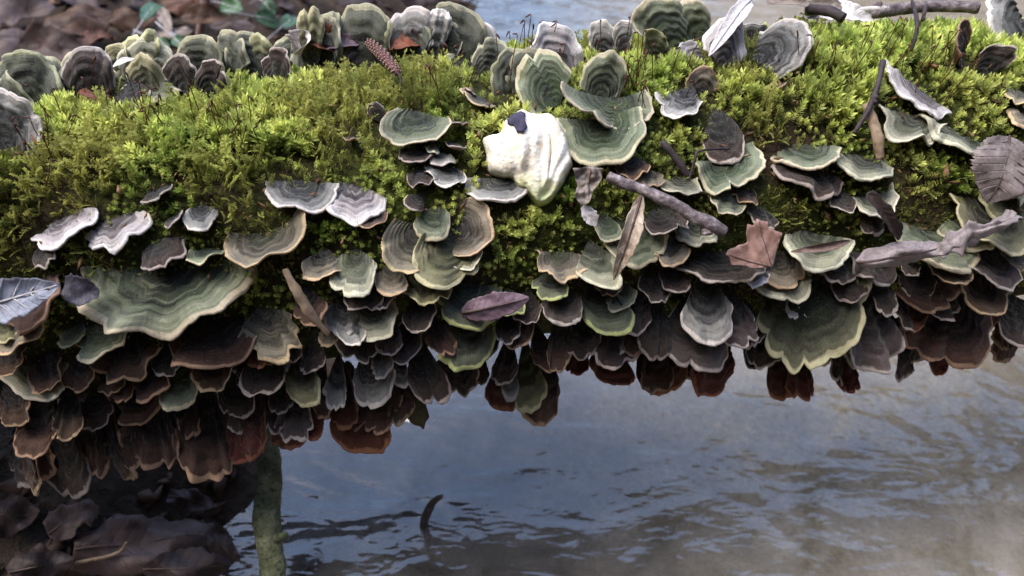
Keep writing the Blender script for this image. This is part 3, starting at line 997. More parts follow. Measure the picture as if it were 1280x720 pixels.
rows = []
for ln in DATA.strip().splitlines():
    body, _, lab = ln.partition("|")
    f = body.split()
    ax, ay, tx, ty, w = map(float, f[:5])
    opt = dict(k.split("=") for k in f[6:])
    if ty < ay - 6 and ay < 130 and max(0, 700 - ax) > 20:      # crest row: wide ruffled fans that overlap
        w *= 1.32
        opt['lb'] = str(max(3, int(opt.get('lb', 3)))); opt.setdefault('dp', '.08'); opt.setdefault('wv', '.08'); opt.setdefault('rl', '-.16')
        if f[5] in ('green', 'cream', 'tan') and len(rows) % 4: f[5] = 'crest'
        elif f[5] == 'grey' and len(rows) % 2: f[5] = 'crest'
    if not lab.strip() and ty > ay and w > 28 and len(rows) % 3: opt['lb'] = str(3 + len(rows) % 2)
    if f[5] == 'rust' and ax < 300 and len(rows) % 4 and not lab.strip(): f[5] = 'brown'
    opt.setdefault('lb', str(int(np.random.default_rng(len(rows)).integers(2, 4))))
    rows.append((ax, ay, tx, ty, w, f[5], opt, lab.strip()))
labels = [r[7] or auto_label((r[0] + r[2]) / 2, (r[1] + r[3]) / 2, r[4], math.hypot(r[0] - r[2], r[1] - r[3]), r[5], int(r[6]['lb'])) for r in rows]
for i, r in enumerate(rows):
    if not r[7] and labels.count(labels[i]) > 1:
        rows[i] = r + ("dup",)
for i, r in enumerate(rows):
    if len(r) > 8:
        labels[i] = auto_label((r[0] + r[2]) / 2, (r[1] + r[3]) / 2, r[4], math.hypot(r[0] - r[2], r[1] - r[3]), r[5], int(r[6]['lb']), True)

ZONE = {}
for i, (r, lab) in enumerate(zip(rows, labels)):
    ax, ay, tx, ty, w, sty, o = r[:7]
    rs = np.random.default_rng(i + 50)
    P, nrm, hit = surf(ax, ay)
    a = float(o.get('a', 45))
    if not r[7]:
        w *= rs.uniform(0.85, 1.15) if ty > ay else 1.0
        if ty > ay and w > 28:
            o.setdefault('dp', str(rs.uniform(.12, .30))); o.setdefault('wv', str(rs.uniform(.05, .11)))
        a += rs.uniform(-9, 7)
    a = R_(a - (9 if a > 54 and ty > ay else 0))
    yaw = rs.uniform(-0.34, 0.34) + math.atan2(P[0] * 0.5, 0.5)
    n = np.array([math.sin(a) * math.sin(yaw), -math.sin(a) * math.cos(yaw), math.cos(a)])
    d = ray(tx, ty)
    t = ((P - CAM) @ n) / (d @ n)
    T = CAM + d * t
    wm = w * (0.5 * (np.linalg.norm(P - CAM) + t)) / FPX
    lf = float(o.get('lf', 0)) * 0.001
    if not (ty < ay - 6 and ay < 130):
        for _ in range(14):                         # the tip stays clear of the moss
            u_, th_, r_ = log_coords(T[None])
            if r_[0] > R_MOSS * log_bump(u_, th_)[0] + 0.003: break
            t -= 0.0012; T = CAM + d * t
        for fr_ in (0.35, 0.6, 0.8):
            q_ = (P + (T - P) * fr_)[None]
            u_, th_, r_ = log_coords(q_)
            lf = max(lf, min(0.009, (R_MOSS * log_bump(u_, th_)[0] + 0.002 - r_[0]) / (1.05 - fr_)))
    P2 = P - nrm * (0.0065 - lf)
    stand = ty < ay - 6
    root = bracket("bracket_fungus", P2, T, n, wm, sty,
                   span=float(o.get('sp', rs.uniform(170, 200))), lobes=int(o['lb']), dep=float(o.get('dp', rs.uniform(0.06, 0.20))),
                   cup=float(o.get('cp', rs.uniform(-0.10, 0.12))), side=float(o.get('sd', rs.uniform(-0.05, 0.04))), wave=float(o.get('wv', rs.uniform(0.03, 0.085))),
                   zones=int(o.get('zn', rs.integers(5, 8))), seed=i + 1, rag=rs.uniform(0.012, 0.028), roll=float(o.get('rl', rs.uniform(-0.22, 0.14))))
    zone = "upright brackets along the log's crest" if stand and ay < 130 else "brackets hanging in the log's bottom fringe" if a > R_(55) else "brackets on the log's front face"
    tag(root, lab, "bracket fungus", ZONE.setdefault(lab, zone))

# ------------------------------------------------------------------ white lumpy fungus
def on_log(px, py, lift=0.0):
    P, nrm, _ = surf(px, py)
    return P + nrm * lift, nrm

def white_fungus():
    out = [(603, 172), (612, 166), (622, 164), (630, 150), (640, 143), (655, 134), (668, 137), (690, 139), (698, 150), (708, 160), (718, 192), (716, 208), (706, 226), (700, 240), (688, 252),
           (676, 258), (668, 254), (660, 244), (648, 236), (638, 222), (626, 222), (612, 212), (606, 190)]
    c0 = np.array([662.0, 190.0])
    Pc, nc = on_log(662, 192, 0.001)
    a = R_(52); n = np.array([0.04, -math.sin(a), math.cos(a)]); n = unit(n)
    s = unit(np.cross(np.array([0, 0, 1.0]), n)); s = np.array([1.0, 0, 0]) - n * n[0]; s = unit(s)
    g = np.cross(n, s)
    pts = []
    for (x, y) in out:
        d = ray(x, y); t = ((Pc - CAM) @ n) / (d @ n); q = CAM + d * t - Pc
        pts.append((q @ s, q @ g))
    pts = np.array(pts)
    m = 120
    k = len(pts)
    tt = np.linspace(0, k, m, endpoint=False)
    i0 = np.floor(tt).astype(int); f = (tt - i0)[:, None]
    p0, p1, p2, p3 = pts[(i0 - 1) % k], pts[i0 % k], pts[(i0 + 1) % k], pts[(i0 + 2) % k]
    O = 0.5 * (2 * p1 + (p2 - p0) * f + (2 * p0 - 5 * p1 + 4 * p2 - p3) * f ** 2 + (3 * p1 - p0 - 3 * p2 + p3) * f ** 3)
    O = O * (1 + 0.035 * fbm(np.stack([tt * 1.1, tt * 0, tt * 0], -1), 6, 2))[:, None]
    rr = np.linspace(0.02, 1, 34)
    X = rr[:, None] * O[None, :, 0]; Y = rr[:, None] * O[None, :, 1]
    mm = FPX / np.linalg.norm(Pc - CAM)
    xp, yp = X * mm, -Y * mm                       # about photo pixels from the middle
    prof = np.clip(1 - rr ** 2.6, 0, 1)[:, None] ** 0.62
    H = 0.0048 * prof * np.ones(X.shape)
    P3 = np.stack([X.ravel() * 170, Y.ravel() * 80, X.ravel() * 0 + 4], -1)
    H = H + 0.0013 * fbm(P3 * 0.55, 3, 2).reshape(H.shape) * (0.25 + prof)
    def groove(x0, y0, x1, y1, wd, dp):
        dx, dy = x1 - x0, y1 - y0
        q = np.clip(((xp - x0) * dx + (yp - y0) * dy) / (dx * dx + dy * dy), 0, 1)
        dist = np.hypot(xp - (x0 + q * dx) - 2.2 * np.sin(5 * q), yp - (y0 + q * dy))
        e_ = np.sin(np.pi * np.clip(q, 0.02, 0.98)) ** 0.7
        return -dp * e_ * np.exp(-(dist / (wd * (0.35 + 0.9 * e_))) ** 2)
    H = H + groove(23, -24, 25, 32, 1.6, 0.005) + groove(-38, -22, -26, -2, 4, 0.0022) + groove(25, 32, 14, 62, 4, 0.003) + groove(-30, 30, 4, 22, 7, 0.0012)
    fan = np.arctan2(xp - 16, 74 - yp)
    wv_ = fbm(np.stack([fan.ravel() * 2.2, np.hypot(xp - 16, yp - 74).ravel() * 0.02, X.ravel() * 0], -1), 41, 2).reshape(H.shape)
    H = H + (0.0006 * np.sin(13 * fan + 2.5 * wv_) + 0.0005 * np.sin(29 * fan + 4 * wv_)) * np.clip(np.hypot(xp - 16, yp - 74) / 70, 0, 1.3) * (0.35 + 0.65 * prof)
    H = H + 0.0022 * np.exp(-((xp - 38) ** 2 / 120 + (yp - 6) ** 2 / 900)) + 0.0016 * np.exp(-((xp + 6) ** 2 / 200 + (yp + 4) ** 2 / 700))
    H = H - 0.006 * np.clip(rr - 0.9, 0, 1)[:, None] * 10
    Vt = np.stack([X.ravel(), Y.ravel(), H.ravel()], -1)
    back = np.stack([O[:, 0] * 0.8, O[:, 1] * 0.8, np.full(m, -0.014)], -1)
    V = np.vstack([Vt, back, [[0, 0, Vt[:m, 2].mean()], [0, 0, -0.016]]])
    nr = len(rr)
    q = grid_quads(nr + 1, m, wrap=True)
    j = np.arange(m); j2 = (j + 1) % m
    me = mesh_from("white_fungus", V, quads=q, tris=np.vstack([np.stack([np.full(m, len(V) - 2), j, j2], -1), np.stack([np.full(m, len(V) - 1), nr * m + j2, nr * m + j], -1)]))
    b = MB("white_fungus")
    sx = b.n("ShaderNodeSeparateXYZ"); ob = b.obj(); b.l(ob, sx.inputs[0])
    nn = b.noise(ob, 130.0, 4, 0.6); sp = b.noise(ob, 700.0, 2, 0.6)
    c = b.ramp(nn, [(0.28, lin((204, 186, 158))), (0.46, lin((230, 220, 202))), (0.66, lin((240, 235, 226)))])
    gm = b.math('ADD', sx.outputs[1], b.math('MULTIPLY', b.math('SUBTRACT', nn, 0.5), 0.016))
    c = b.mix(b.ramp(b.math('ADD', b.math('MULTIPLY', gm, -20.0), 0.0), [(0.12, 0.0), (0.40, 0.9)]), c, lin((172, 184, 112)))
    c = b.mix(b.ramp(sp, [(0.62, 0.0), (0.74, 0.6)]), c, lin((140, 120, 92)))
    p = b.principled(c, 0.7, b.math("ADD", nn, b.math("MULTIPLY", sp, 0.4)), 0.0016, 0.7, spec=0.2)
    p.inputs["Subsurface Weight"].default_value = 0.15
    p.inputs["Subsurface Radius"].default_value = (0.004, 0.003, 0.002)
    M = Matrix(((s[0], g[0], n[0], Pc[0]), (s[1], g[1], n[1], Pc[1]), (s[2], g[2], n[2], Pc[2]), (0, 0, 0, 1)))
    root = link("white_fungus", me, b.m)
    root.matrix_world = M
    tag(root, "white lumpy fungus with a deep cleft and greenish foot, on the mossy log", "fungus")
    return root, M, Vt.reshape(nr, m, 3), mm
WF, WFM, WFV, WFmm = white_fungus()
# dark scrap lying on the white fungus, small side lobes at its foot
def wf_height(x, y):
    A = WFV.reshape(-1, 3); i = np.argmin((A[:, 0] - x) ** 2 + (A[:, 1] - y) ** 2)
    return A[i, 2]
pts = np.array([(-28, -42), (-22, -49), (-13, -51), (-6, -47), (-7, -38), (-4, -29), (-9, -22), (-17, -23), (-20, -31), (-28, -34)], float)
m_ = len(pts) * 4; q_ = np.linspace(0, len(pts), m_, endpoint=False); i_ = np.floor(q_).astype(int); f_ = (q_ - i_)[:, None]
O_ = pts[i_ % len(pts)] * (1 - f_) + pts[(i_ + 1) % len(pts)] * f_
c_ = pts.mean(0)
VV = []
for r_ in (0.05, 0.3, 0.55, 0.8, 1.0):
    for p_ in c_ + (O_ - c_) * r_:
        VV.append((p_[0] / WFmm, -p_[1] / WFmm, wf_height(p_[0] / WFmm, -p_[1] / WFmm) + 0.0011))
VV = np.array(VV)
VV = np.vstack([VV, VV[-m_:] - [0, 0, 0.0016]])
me = mesh_from("leaf_scrap", VV, quads=grid_quads(6, m_, wrap=True))
o = link("leaf_scrap", me, simple_mat("scrap_navy", (44, 42, 60), (66, 62, 84), 300, 0.8))
o.matrix_world = WFM
tag(o, "dark navy scrap stuck on top of the white lumpy fungus", "leaf scrap")

# ------------------------------------------------------------------ leaves on the log
VEIN_D = simple_mat("vein_dark", (58, 46, 44), (84, 70, 64), 200)
VEIN_L = simple_mat("vein_pale", (150, 146, 150), (186, 182, 184), 200)
LM = {
 'greyblue': leaf_mat("leaf_greyblue", (104, 108, 122), (160, 164, 178)),
 'slate': leaf_mat("leaf_slate", (52, 50, 60), (84, 80, 92)),
 'brown': leaf_mat("leaf_brown", (88, 70, 64), (132, 110, 102)),
 'greybrown': leaf_mat("leaf_greybrown", (96, 85, 82), (142, 130, 127)),
 'pink': leaf_mat("leaf_pinkbrown", (112, 84, 76), (150, 118, 106)),
 'purple': leaf_mat("leaf_purple", (74, 56, 64), (124, 102, 112)),
 'husk': leaf_mat("leaf_husk", (110, 86, 66), (196, 180, 160), scale=110),
 'greywarm': leaf_mat("leaf_greywarm", (112, 100, 92), (156, 144, 134)),
 'white': leaf_mat("leaf_white", (206, 196, 194), (236, 230, 228)),
 'redbrown': leaf_mat("leaf_redbrown", (76, 40, 28), (128, 72, 48)),
 'litter1': leaf_mat("leaf_litter_mauve", (60, 48, 46), (98, 81, 77), scale=30),
 'litter2': leaf_mat("leaf_litter_brown", (60, 42, 31), (96, 70, 51), scale=30),
 'litter3': leaf_mat("leaf_litter_russet", (76, 48, 35), (117, 81, 62), scale=30),
 'litter4': leaf_mat("leaf_litter_dark", (40, 31, 30), (70, 56, 52), scale=30),
 'litter5': leaf_mat("leaf_litter_pale", (120, 108, 100), (170, 156, 146), scale=30),
 'ivy': leaf_mat("leaf_ivy", (40, 70, 44), (82, 118, 84), rough=0.4, spec=0.5, scale=30),
 'olivebr': leaf_mat("leaf_olivebrown", (40, 38, 20), (66, 62, 32)),
}
def log_leaf(bx, by, tx, ty, w, mat, lift=(0.004, 0.006), tilt=None, label="", name="dead_leaf", **kw):
    P, n1 = on_log(bx, by, lift[0]); T, n2 = on_log(tx, ty, lift[1])
    n = unit(n1 + n2)
    if tilt is not None:
        n = unit(n * 0.5 + np.array([0, -math.sin(R_(tilt)), math.cos(R_(tilt))]))
    wm = w * np.linalg.norm((P + T) / 2 - CAM) / FPX
    o = leaf(name, P, T, n, wm, LM[mat], **kw)
    tag(o, label, "leaf", "dead leaves caught on the log")
    return o
log_leaf(-30, 370, 96, 338, 46, 'greyblue', (0.016, 0.017), 45, "grey-blue oval dead leaf with a midrib lying among the brackets", rib=VEIN_L, veins=10, fold=0.10, cup=0.05, bend=0.02, seed=3)
log_leaf(92, 345, 136, 352, 34, 'slate', (0.010, 0.012), 50, "small dark slate leaf tucked behind the broad kidney bracket", profile='torn', cup=0.2, seed=4)
log_leaf(574, 372, 656, 352, 34, 'purple', (0.010, 0.012), 40, "purple folded dead leaf above the lime-edged shelf bracket", profile='slender', fold=-0.25, rib=VEIN_D, seed=5)
log_leaf(1238, 178, 1212, 246, 70, 'greybrown', (0.013, 0.013), 48, "toothed brown dead leaf with clear veins among mossy brackets", rib=VEIN_D, veins=14, teeth=0.14, fold=0.10, cup=0.0, wav=0.04, seed=7)
log_leaf(722, 256, 738, 276, 18, 'white', (0.011, 0.011), 48, "tiny pale curled leaf under the crumpled grey leaf", profile='slender', cup=0.3, seed=9)
log_leaf(788, 244, 752, 320, 23, 'husk', (0.017, 0.022), 46, "narrow brown-tipped husk lying across the green fan bracket", name="seed_husk", profile='slender', cup=0.35, rib=VEIN_D, seed=10)
log_leaf(936, 34, 880, 94, 20, 'white', (0.014, 0.010), 55, "slender white bleached leaf propped against the whitish bracket", profile='slender', cup=0.3, fold=-0.1, rib=VEIN_L, seed=11)
log_leaf(388, 34, 376, 74, 26, 'white', (0.016, 0.008), 60, "white curled scrap among the crest brackets", name="white_scrap", profile='torn', cup=0.5, seed=12)
log_leaf(384, 44, 420, 68, 30, 'redbrown', (0.014, 0.010), 60, "brown folded leaf beside the white curled scrap on the crest", profile='torn', fold=0.3, seed=13)
log_leaf(398, 66, 450, 66, 24, 'purple', (0.010, 0.012), 55, "purplish torn leaf in front of the tall grey-green bracket", profile='torn', cup=0.3, seed=14)
log_leaf(480, 66, 532, 56, 30, 'redbrown', (0.010, 0.012), 60, "red-brown leaf scrap wedged under the rounded grey bracket", profile='torn', cup=0.2, seed=15)
log_leaf(1066, 238, 1106, 286, 16, 'litter4', (0.012, 0.012), 50, "dark grey folded leaf behind the rolled grey leaf", profile='torn', fold=0.35, seed=17)
log_leaf(1046, 288, 974, 300, 10, 'brown', (0.012, 0.012), 45, "thin brown leaf strip touching the brown lobed leaf", profile='slender', cup=0.5, seed=18)
log_leaf(1004, 26, 1062, 14, 13, 'greywarm', (0.012, 0.010), 60, "pale strip of peeled bark on the crest moss", name="bark_strip", profile='slender', cup=0.3, seed=19)
log_leaf(958, 14, 1012, -4, 22, 'greywarm', (0.014, 0.012), 60, "grey curled bark flake behind the broad grey bracket", name="bark_flake", profile='torn', cup=0.4, seed=20)
log_leaf(148, 112, 176, 108, 8, 'white', (0.010, 0.012), 45, "tiny white petal-like scrap on the dark crest bracket", name="white_scrap", profile='slender', seed=21)
log_leaf(112, 144, 134, 152, 9, 'redbrown', (0.012, 0.012), 45, "tiny dark seed-shaped leaf lying on the moss", name="dead_leaf", profile='slender', seed=22)
log_leaf(1010, 10, 1095, -2, 26, 'white', (0.008, 0.006), 55, "broad bleached bark piece under the crest sticks", name="bark_flake", profile='torn', seed=23)

def poly_leaf(name, out, lift, tilt, mat, label, crumple=0.0016, cup=0.0, seed=0, cat="leaf", rib=None):
    """a leaf of any outline (given around its own middle), crumpled, with thickness"""
    out = np.array(out, float); c0 = out.mean(0)
    Pc, nc = on_log(c0[0], c0[1], lift)
    n = unit(np.array([0.05 * (seed % 5 - 2), -math.sin(R_(tilt)), math.cos(R_(tilt))]))
    sv = unit(np.array([1.0, 0, 0]) - n * n[0]); g = np.cross(n, sv)
    pts = []
    for x, y in out:
        d = ray(x, y); t = ((Pc - CAM) @ n) / (d @ n); q = CAM + d * t - Pc
        pts.append((q @ sv, q @ g))
    pts = np.array(pts); k = len(pts); m = k * 6
    tt = np.linspace(0, k, m, endpoint=False); i0 = np.floor(tt).astype(int); f = (tt - i0)[:, None]
    O = pts[i0 % k] * (1 - f) + pts[(i0 + 1) % k] * f
    O = O * (1 + 0.03 * vnoise(np.stack([tt * 1.7, tt * 0 + seed, tt * 0], -1), 5))[:, None]
    rr = np.linspace(0.04, 1, 14)
    X, Y = rr[:, None] * O[None, :, 0], rr[:, None] * O[None, :, 1]
    sz = np.abs(pts).max()
    H = crumple * fbm(np.stack([X.ravel() / sz * 2.2, Y.ravel() / sz * 2.2, np.full(X.size, seed * 1.3)], -1), 17, 3).reshape(X.shape) + cup * sz * (X ** 2 + Y ** 2) / sz ** 2
    V0 = np.stack([X.ravel(), Y.ravel(), H.ravel()], -1)
    V = np.vstack([V0, V0 - [0, 0, .0003]])
    q1 = grid_quads(14, m, wrap=True); kk = 14 * m
    j = np.arange(m); j2 = (j + 1) % m; e = 13 * m
    edge = np.stack([e + j, e + kk + j, e + kk + j2, e + j2], -1)
    V = np.vstack([V, [[0, 0, V0[:m, 2].mean()], [0, 0, V0[:m, 2].mean() - .0003]]])
    t1 = np.stack([np.full(m, len(V) - 2), j, j2], -1); t2 = np.stack([np.full(m, len(V) - 1), kk + j2, kk + j], -1)
    me = mesh_from("blade", V, quads=np.vstack([q1[:, ::-1], q1 + kk, edge]), tris=np.vstack([t1, t2]))
    set_uv(me, np.zeros((len(V), 2)))
    o = link(name, me, mat)
    o.matrix_world = Matrix(((sv[0], g[0], n[0], Pc[0]), (sv[1], g[1], n[1], Pc[1]), (sv[2], g[2], n[2], Pc[2]), (0, 0, 0, 1)))
    if rib:
        for a, b_ in rib:
            A_, B_ = [np.array([O[int(q * 6)][0], O[int(q * 6)][1]]) if q is not None else np.zeros(2) for q in (a, b_)]
            ln = [A_ + (B_ - A_) * t for t in np.linspace(0, .93, 7)]
            hh = [H.ravel()[np.argmin((X.ravel() - p_[0]) ** 2 + (Y.ravel() - p_[1]) ** 2)] + .0002 for p_ in ln]
            tube("vein", [(p_[0], p_[1], h_) for p_, h_ in zip(ln, hh)], np.linspace(.0003, .00012, 7), VEIN_D, o, sides=5, sub=2)
    return tag(o, label, cat, "dead leaves caught on the log")
poly_leaf("dead_leaf", [(932, 281), (938, 282), (945, 276), (957, 278), (956, 287), (964, 288), (976, 291), (973, 300), (966, 304), (963, 314), (950, 321), (946, 331), (938, 335), (930, 330), (922, 331), (915, 331), (911, 322), (904, 318), (914, 311), (924, 307), (934, 303), (931, 294)], .021, 44, LM['pink'],
          "pinkish brown lobed dead leaf resting on the front brackets", .0022, .12, 2, rib=((None, 2), (None, 6), (None, 17)))
poly_leaf("dead_leaf", [(504, 500), (516, 503), (530, 508), (538, 520), (531, 531), (522, 529), (514, 526), (506, 514)], .001, 66, LM['olivebr'], "dark olive leaf hanging from the fringe above blue water", .0016, .1, 1)
poly_leaf("dead_leaf", [(714, 212), (738, 208), (753, 212), (751, 226), (742, 238), (735, 254), (726, 258), (716, 246), (722, 232)], .012, 50, LM['greywarm'], "crumpled grey dead leaf hanging beside the white lumpy fungus", .003, .25, 3, rib=((1, 5),))
# rolled grey leaf: a long twisted roll with a loose flap
ROLL = leaf_mat("leaf_rolled", (104, 94, 94), (160, 148, 148), scale=120)
o = log_leaf(1052, 308, 1160, 284, 28, 'greywarm', (0.014, 0.020), 46, "rolled grey dead leaf lying slantwise across the green shelf brackets", name="rolled_leaf", profile='slender', cup=-0.6, wav=0.30, bend=0.03, rib=VEIN_D, seed=31)
o.data.materials[0] = ROLL
pts = [on_log(x, y, l)[0] for x, y, l in ((1142, 292, .019), (1166, 277, .020), (1200, 269, .019), (1238, 256, .016))]
V, q, t = tube_mesh(pts, [.0022, .0046, .0042, .0034], sides=36, sub=14, rough=0.30, seed=4, flat=0.45, nfreq=420, twist=3.0, ridge=0.5)
Mi = np.array(o.matrix_world.inverted())
me = mesh_from("rolled_end", V @ Mi[:3, :3].T + Mi[:3, 3], quads=q, tris=t)
set_uv(me, np.zeros((len(V), 2)))
link("rolled_end", me, ROLL, o)

# ------------------------------------------------------------------ twigs, catkin
TW_GREY = simple_mat("twig_grey", (58, 50, 52), (108, 97, 98), 330, 0.7, 0.0016, c3=(158, 148, 148))
TW_DARK = simple_mat("twig_dark", (34, 28, 28), (66, 56, 58), 200, 0.7)
TW_WOOD = simple_mat("twig_wood", (96, 80, 64), (140, 120, 98), 220, 0.8, 0.0009, c3=(78, 64, 52))
TW_PALE = simple_mat("twig_pale", (160, 150, 146), (206, 198, 192), 120, 0.7)
def twig(name, spec, mat, label, knots=(), rough=0.10, **kw):
    pts = [on_log(x, y, l)[0] for x, y, l, _ in spec]
    if len(pts) == 2:
        w0, w1 = spec[0][3], spec[1][3]; v_ = pts[1] - pts[0]; q_ = pts[0]
        pts = [q_ + v_ * t + np.array([0, -.0004, .0016]) * math.sin(math.pi * t) + rng.normal(0, .00035, 3) for t in np.linspace(0, 1, 9)]
        spec = [(0, 0, 0, (w0 + (w1 - w0) * t) * (1 + .12 * math.sin(17 * t))) for t in np.linspace(0, 1, 9)]
    rr = [w * 0.5 * np.linalg.norm(p - CAM) / FPX for p, (_, _, _, w) in zip(pts, spec)]
    o = tube(name, pts, rr, mat, sides=14, sub=7, rough=rough, nfreq=260, seed=len(label), **kw)
    for kx, ky, kl, kr in knots:
        c = on_log(kx, ky, kl)[0] - np.array(o.location)
        tube("knot", [c + np.array([0, .0012, .0016]) * -1, c, c + np.array([0.0006, -.0008, .0016])], [kr * .9, kr, kr * .55], mat, o, sides=9, sub=3, rough=0.12)
    return tag(o, label, "twig", "twigs and sticks on the log")
twig("twig", [(752, 224, .012, 13), (886, 275, .018, 17)], TW_GREY,
     "thick grey twig with lenticels lying on the front brackets", knots=((866, 275, .0175, .0028),))
twig("twig", [(1092, 98, .010, 7), (1084, 120, .012, 6), (1076, 140, .012, 7), (1066, 158, .011, 6), (1056, 174, .008, 4)], TW_DARK, "thin dark knobbly twig slanting across the yellow moss", knots=((1076, 142, .0125, .0016),))
twig("twig", [(1074, 142, .007, 11), (1078, 160, .009, 12), (1082, 180, .010, 13), (1087, 202, .008, 10)], TW_WOOD, "peeled brown twig stub below the thin dark twig", rough=0.2)
twig("wood_splinter", [(358, 330, .006, 6), (372, 350, .009, 14), (390, 372, .011, 13), (412, 392, .012, 6)], TW_WOOD, "slanting brown wood splinter in the shaded gap between brackets", rough=0.3, flat=0.5)
twig("twig", [(1086, 4, .008, 14), (1120, 6, .010, 13), (1170, 3, .011, 12), (1224, -2, .010, 12)], TW_GREY, "grey barky stick along the log's crest", knots=((1098, 2, .012, .0022),))
twig("twig", [(1008, 12, .008, 6), (1080, 13, .010, 7), (1150, 13, .011, 6), (1224, 9, .011, 7)], TW_PALE, "long pale stripped stick under the grey barky stick")
twig("twig", [(1010, 34, .010, 12), (1030, 44, .011, 12), (1048, 50, .010, 11)], TW_DARK, "short dark broken twig beside the broad grey bracket")
twig("twig", [(1140, 12, .012, 3), (1152, 20, .013, 3), (1175, 24, .013, 4), (1210, 20, .012, 4)], TW_DARK, "thin curved black twig under the crest sticks")
twig("twig", [(1148, 46, .008, 4), (1158, 30, .012, 5), (1175, 24, .012, 4)], TW_DARK, "short arched black twig rising from the yellow moss")
twig("twig", [(1132, 78, .006, 3), (1135, 62, .012, 5), (1138, 36, .014, 3)], TW_DARK, "small upright black twig standing in yellow moss")
twig("twig", [(850, 228, .012, 3), (856, 206, .014, 4), (862, 198, .014, 3), (900, 194, .012, 3)], TW_DARK, "thin dark root curling behind the cream-edged small bracket")
twig("twig", [(820, 186, .010, 8), (838, 206, .010, 9), (852, 222, .009, 8)], TW_DARK, "black rotten twig sunk between brackets above the grey twig")

# catkin: a core covered in small scales
c0, n0 = on_log(462, 72, .012); c1, n1 = on_log(500, 121, .012)
CATM = simple_mat("catkin_core", (64, 40, 42), (100, 66, 66), 400)
SCALE_A = simple_mat("catkin_scale", (84, 52, 54), (142, 116, 102), 500, c3=(72, 46, 60))
cat = tube("catkin", [c0 + (c1 - c0) * t + n0 * 0.001 * math.sin(3 * t) for t in (0, .2, .5, .8, 1)], [.0014, .0020, .0022, .0021, .0012], CATM, sides=12, sub=5, rough=0.1)
axis = unit(c1 - c0); e1 = unit(np.cross(axis, n0)); e2 = np.cross(axis, e1); Lc = np.linalg.norm(c1 - c0)
sc_me = mesh_from("scale", np.array([(-.00055, 0, 0), (.00055, 0, 0), (.0005, .0009, .0004), (0, .0015, .0002), (-.0005, .0009, .0004), (0, .0006, .0007)]), tris=[(0, 1, 5), (1, 2, 5), (2, 3, 5), (3, 4, 5), (4, 0, 5), (0, 4, 3), (0, 3, 2), (0, 2, 1)])
sc_me.materials.append(SCALE_A)
for i in range(150):
    t = (i + .5) / 150; an = i * 2.39996
    rad = .0019 * math.sin(math.pi * (0.12 + 0.8 * t)) ** 0.4
    out = math.cos(an) * e1 + math.sin(an) * e2
    pos = c0 + (c1 - c0) * t + n0 * 0.001 * math.sin(3 * t) + out * rad - np.array(cat.location)
    yv = unit(-axis * 0.9 + out * 0.5); xv = unit(np.cross(yv, out)); zv = np.cross(xv, yv)
    so = bpy.data.objects.new("scale", sc_me); col.objects.link(so)
    so.parent = cat
    so.matrix_local = Matrix(((xv[0], yv[0], zv[0], pos[0]), (xv[1], yv[1], zv[1], pos[1]), (xv[2], yv[2], zv[2], pos[2]), (0, 0, 0, 1)))
tube("stalk", [c1 - np.array(cat.location), c1 + axis * .003 - np.array(cat.location), c1 + axis * .005 - n0 * .004 - np.array(cat.location)], [.0005, .0004, .0003], TW_DARK, cat, sides=6, sub=3)
tag(cat, "reddish purple scaly catkin lying on the bright moss", "catkin")

# ------------------------------------------------------------------ the banks: leaves, ivy, stem, stick
def ground_hit(px, py, lift=0.0):
    d = ray(px, py); t = 0.2
    for _ in range(400):
        p = CAM + d * t
        g = p[2] - lift - float(ground_z(np.array([p[0]]), np.array([p[1]]))[0])
        if g < 0.001: break
        t += max(0.002, g * 0.5)
    return CAM + d * t
def bank_leaf(bx, by, tx, ty, w, mat, label, lift=0.012, tilt=25, group="dead leaves on the bank", cat="leaf", name="dead_leaf", **kw):
    P = ground_hit(bx, by, lift); T = ground_hit(tx, ty, lift)
    kw.setdefault('bend', 0.06)
    wm = w * np.linalg.norm((P + T) / 2 - CAM) / FPX
    rs = np.random.default_rng(int(bx + by * 7) % 9999)
    n = unit(np.array([rs.uniform(-.25, .25), -math.sin(R_(tilt)), math.cos(R_(tilt))]))
    o = leaf(name, P, T, n, wm, LM[mat], **kw)
    return tag(o, label, cat, group)
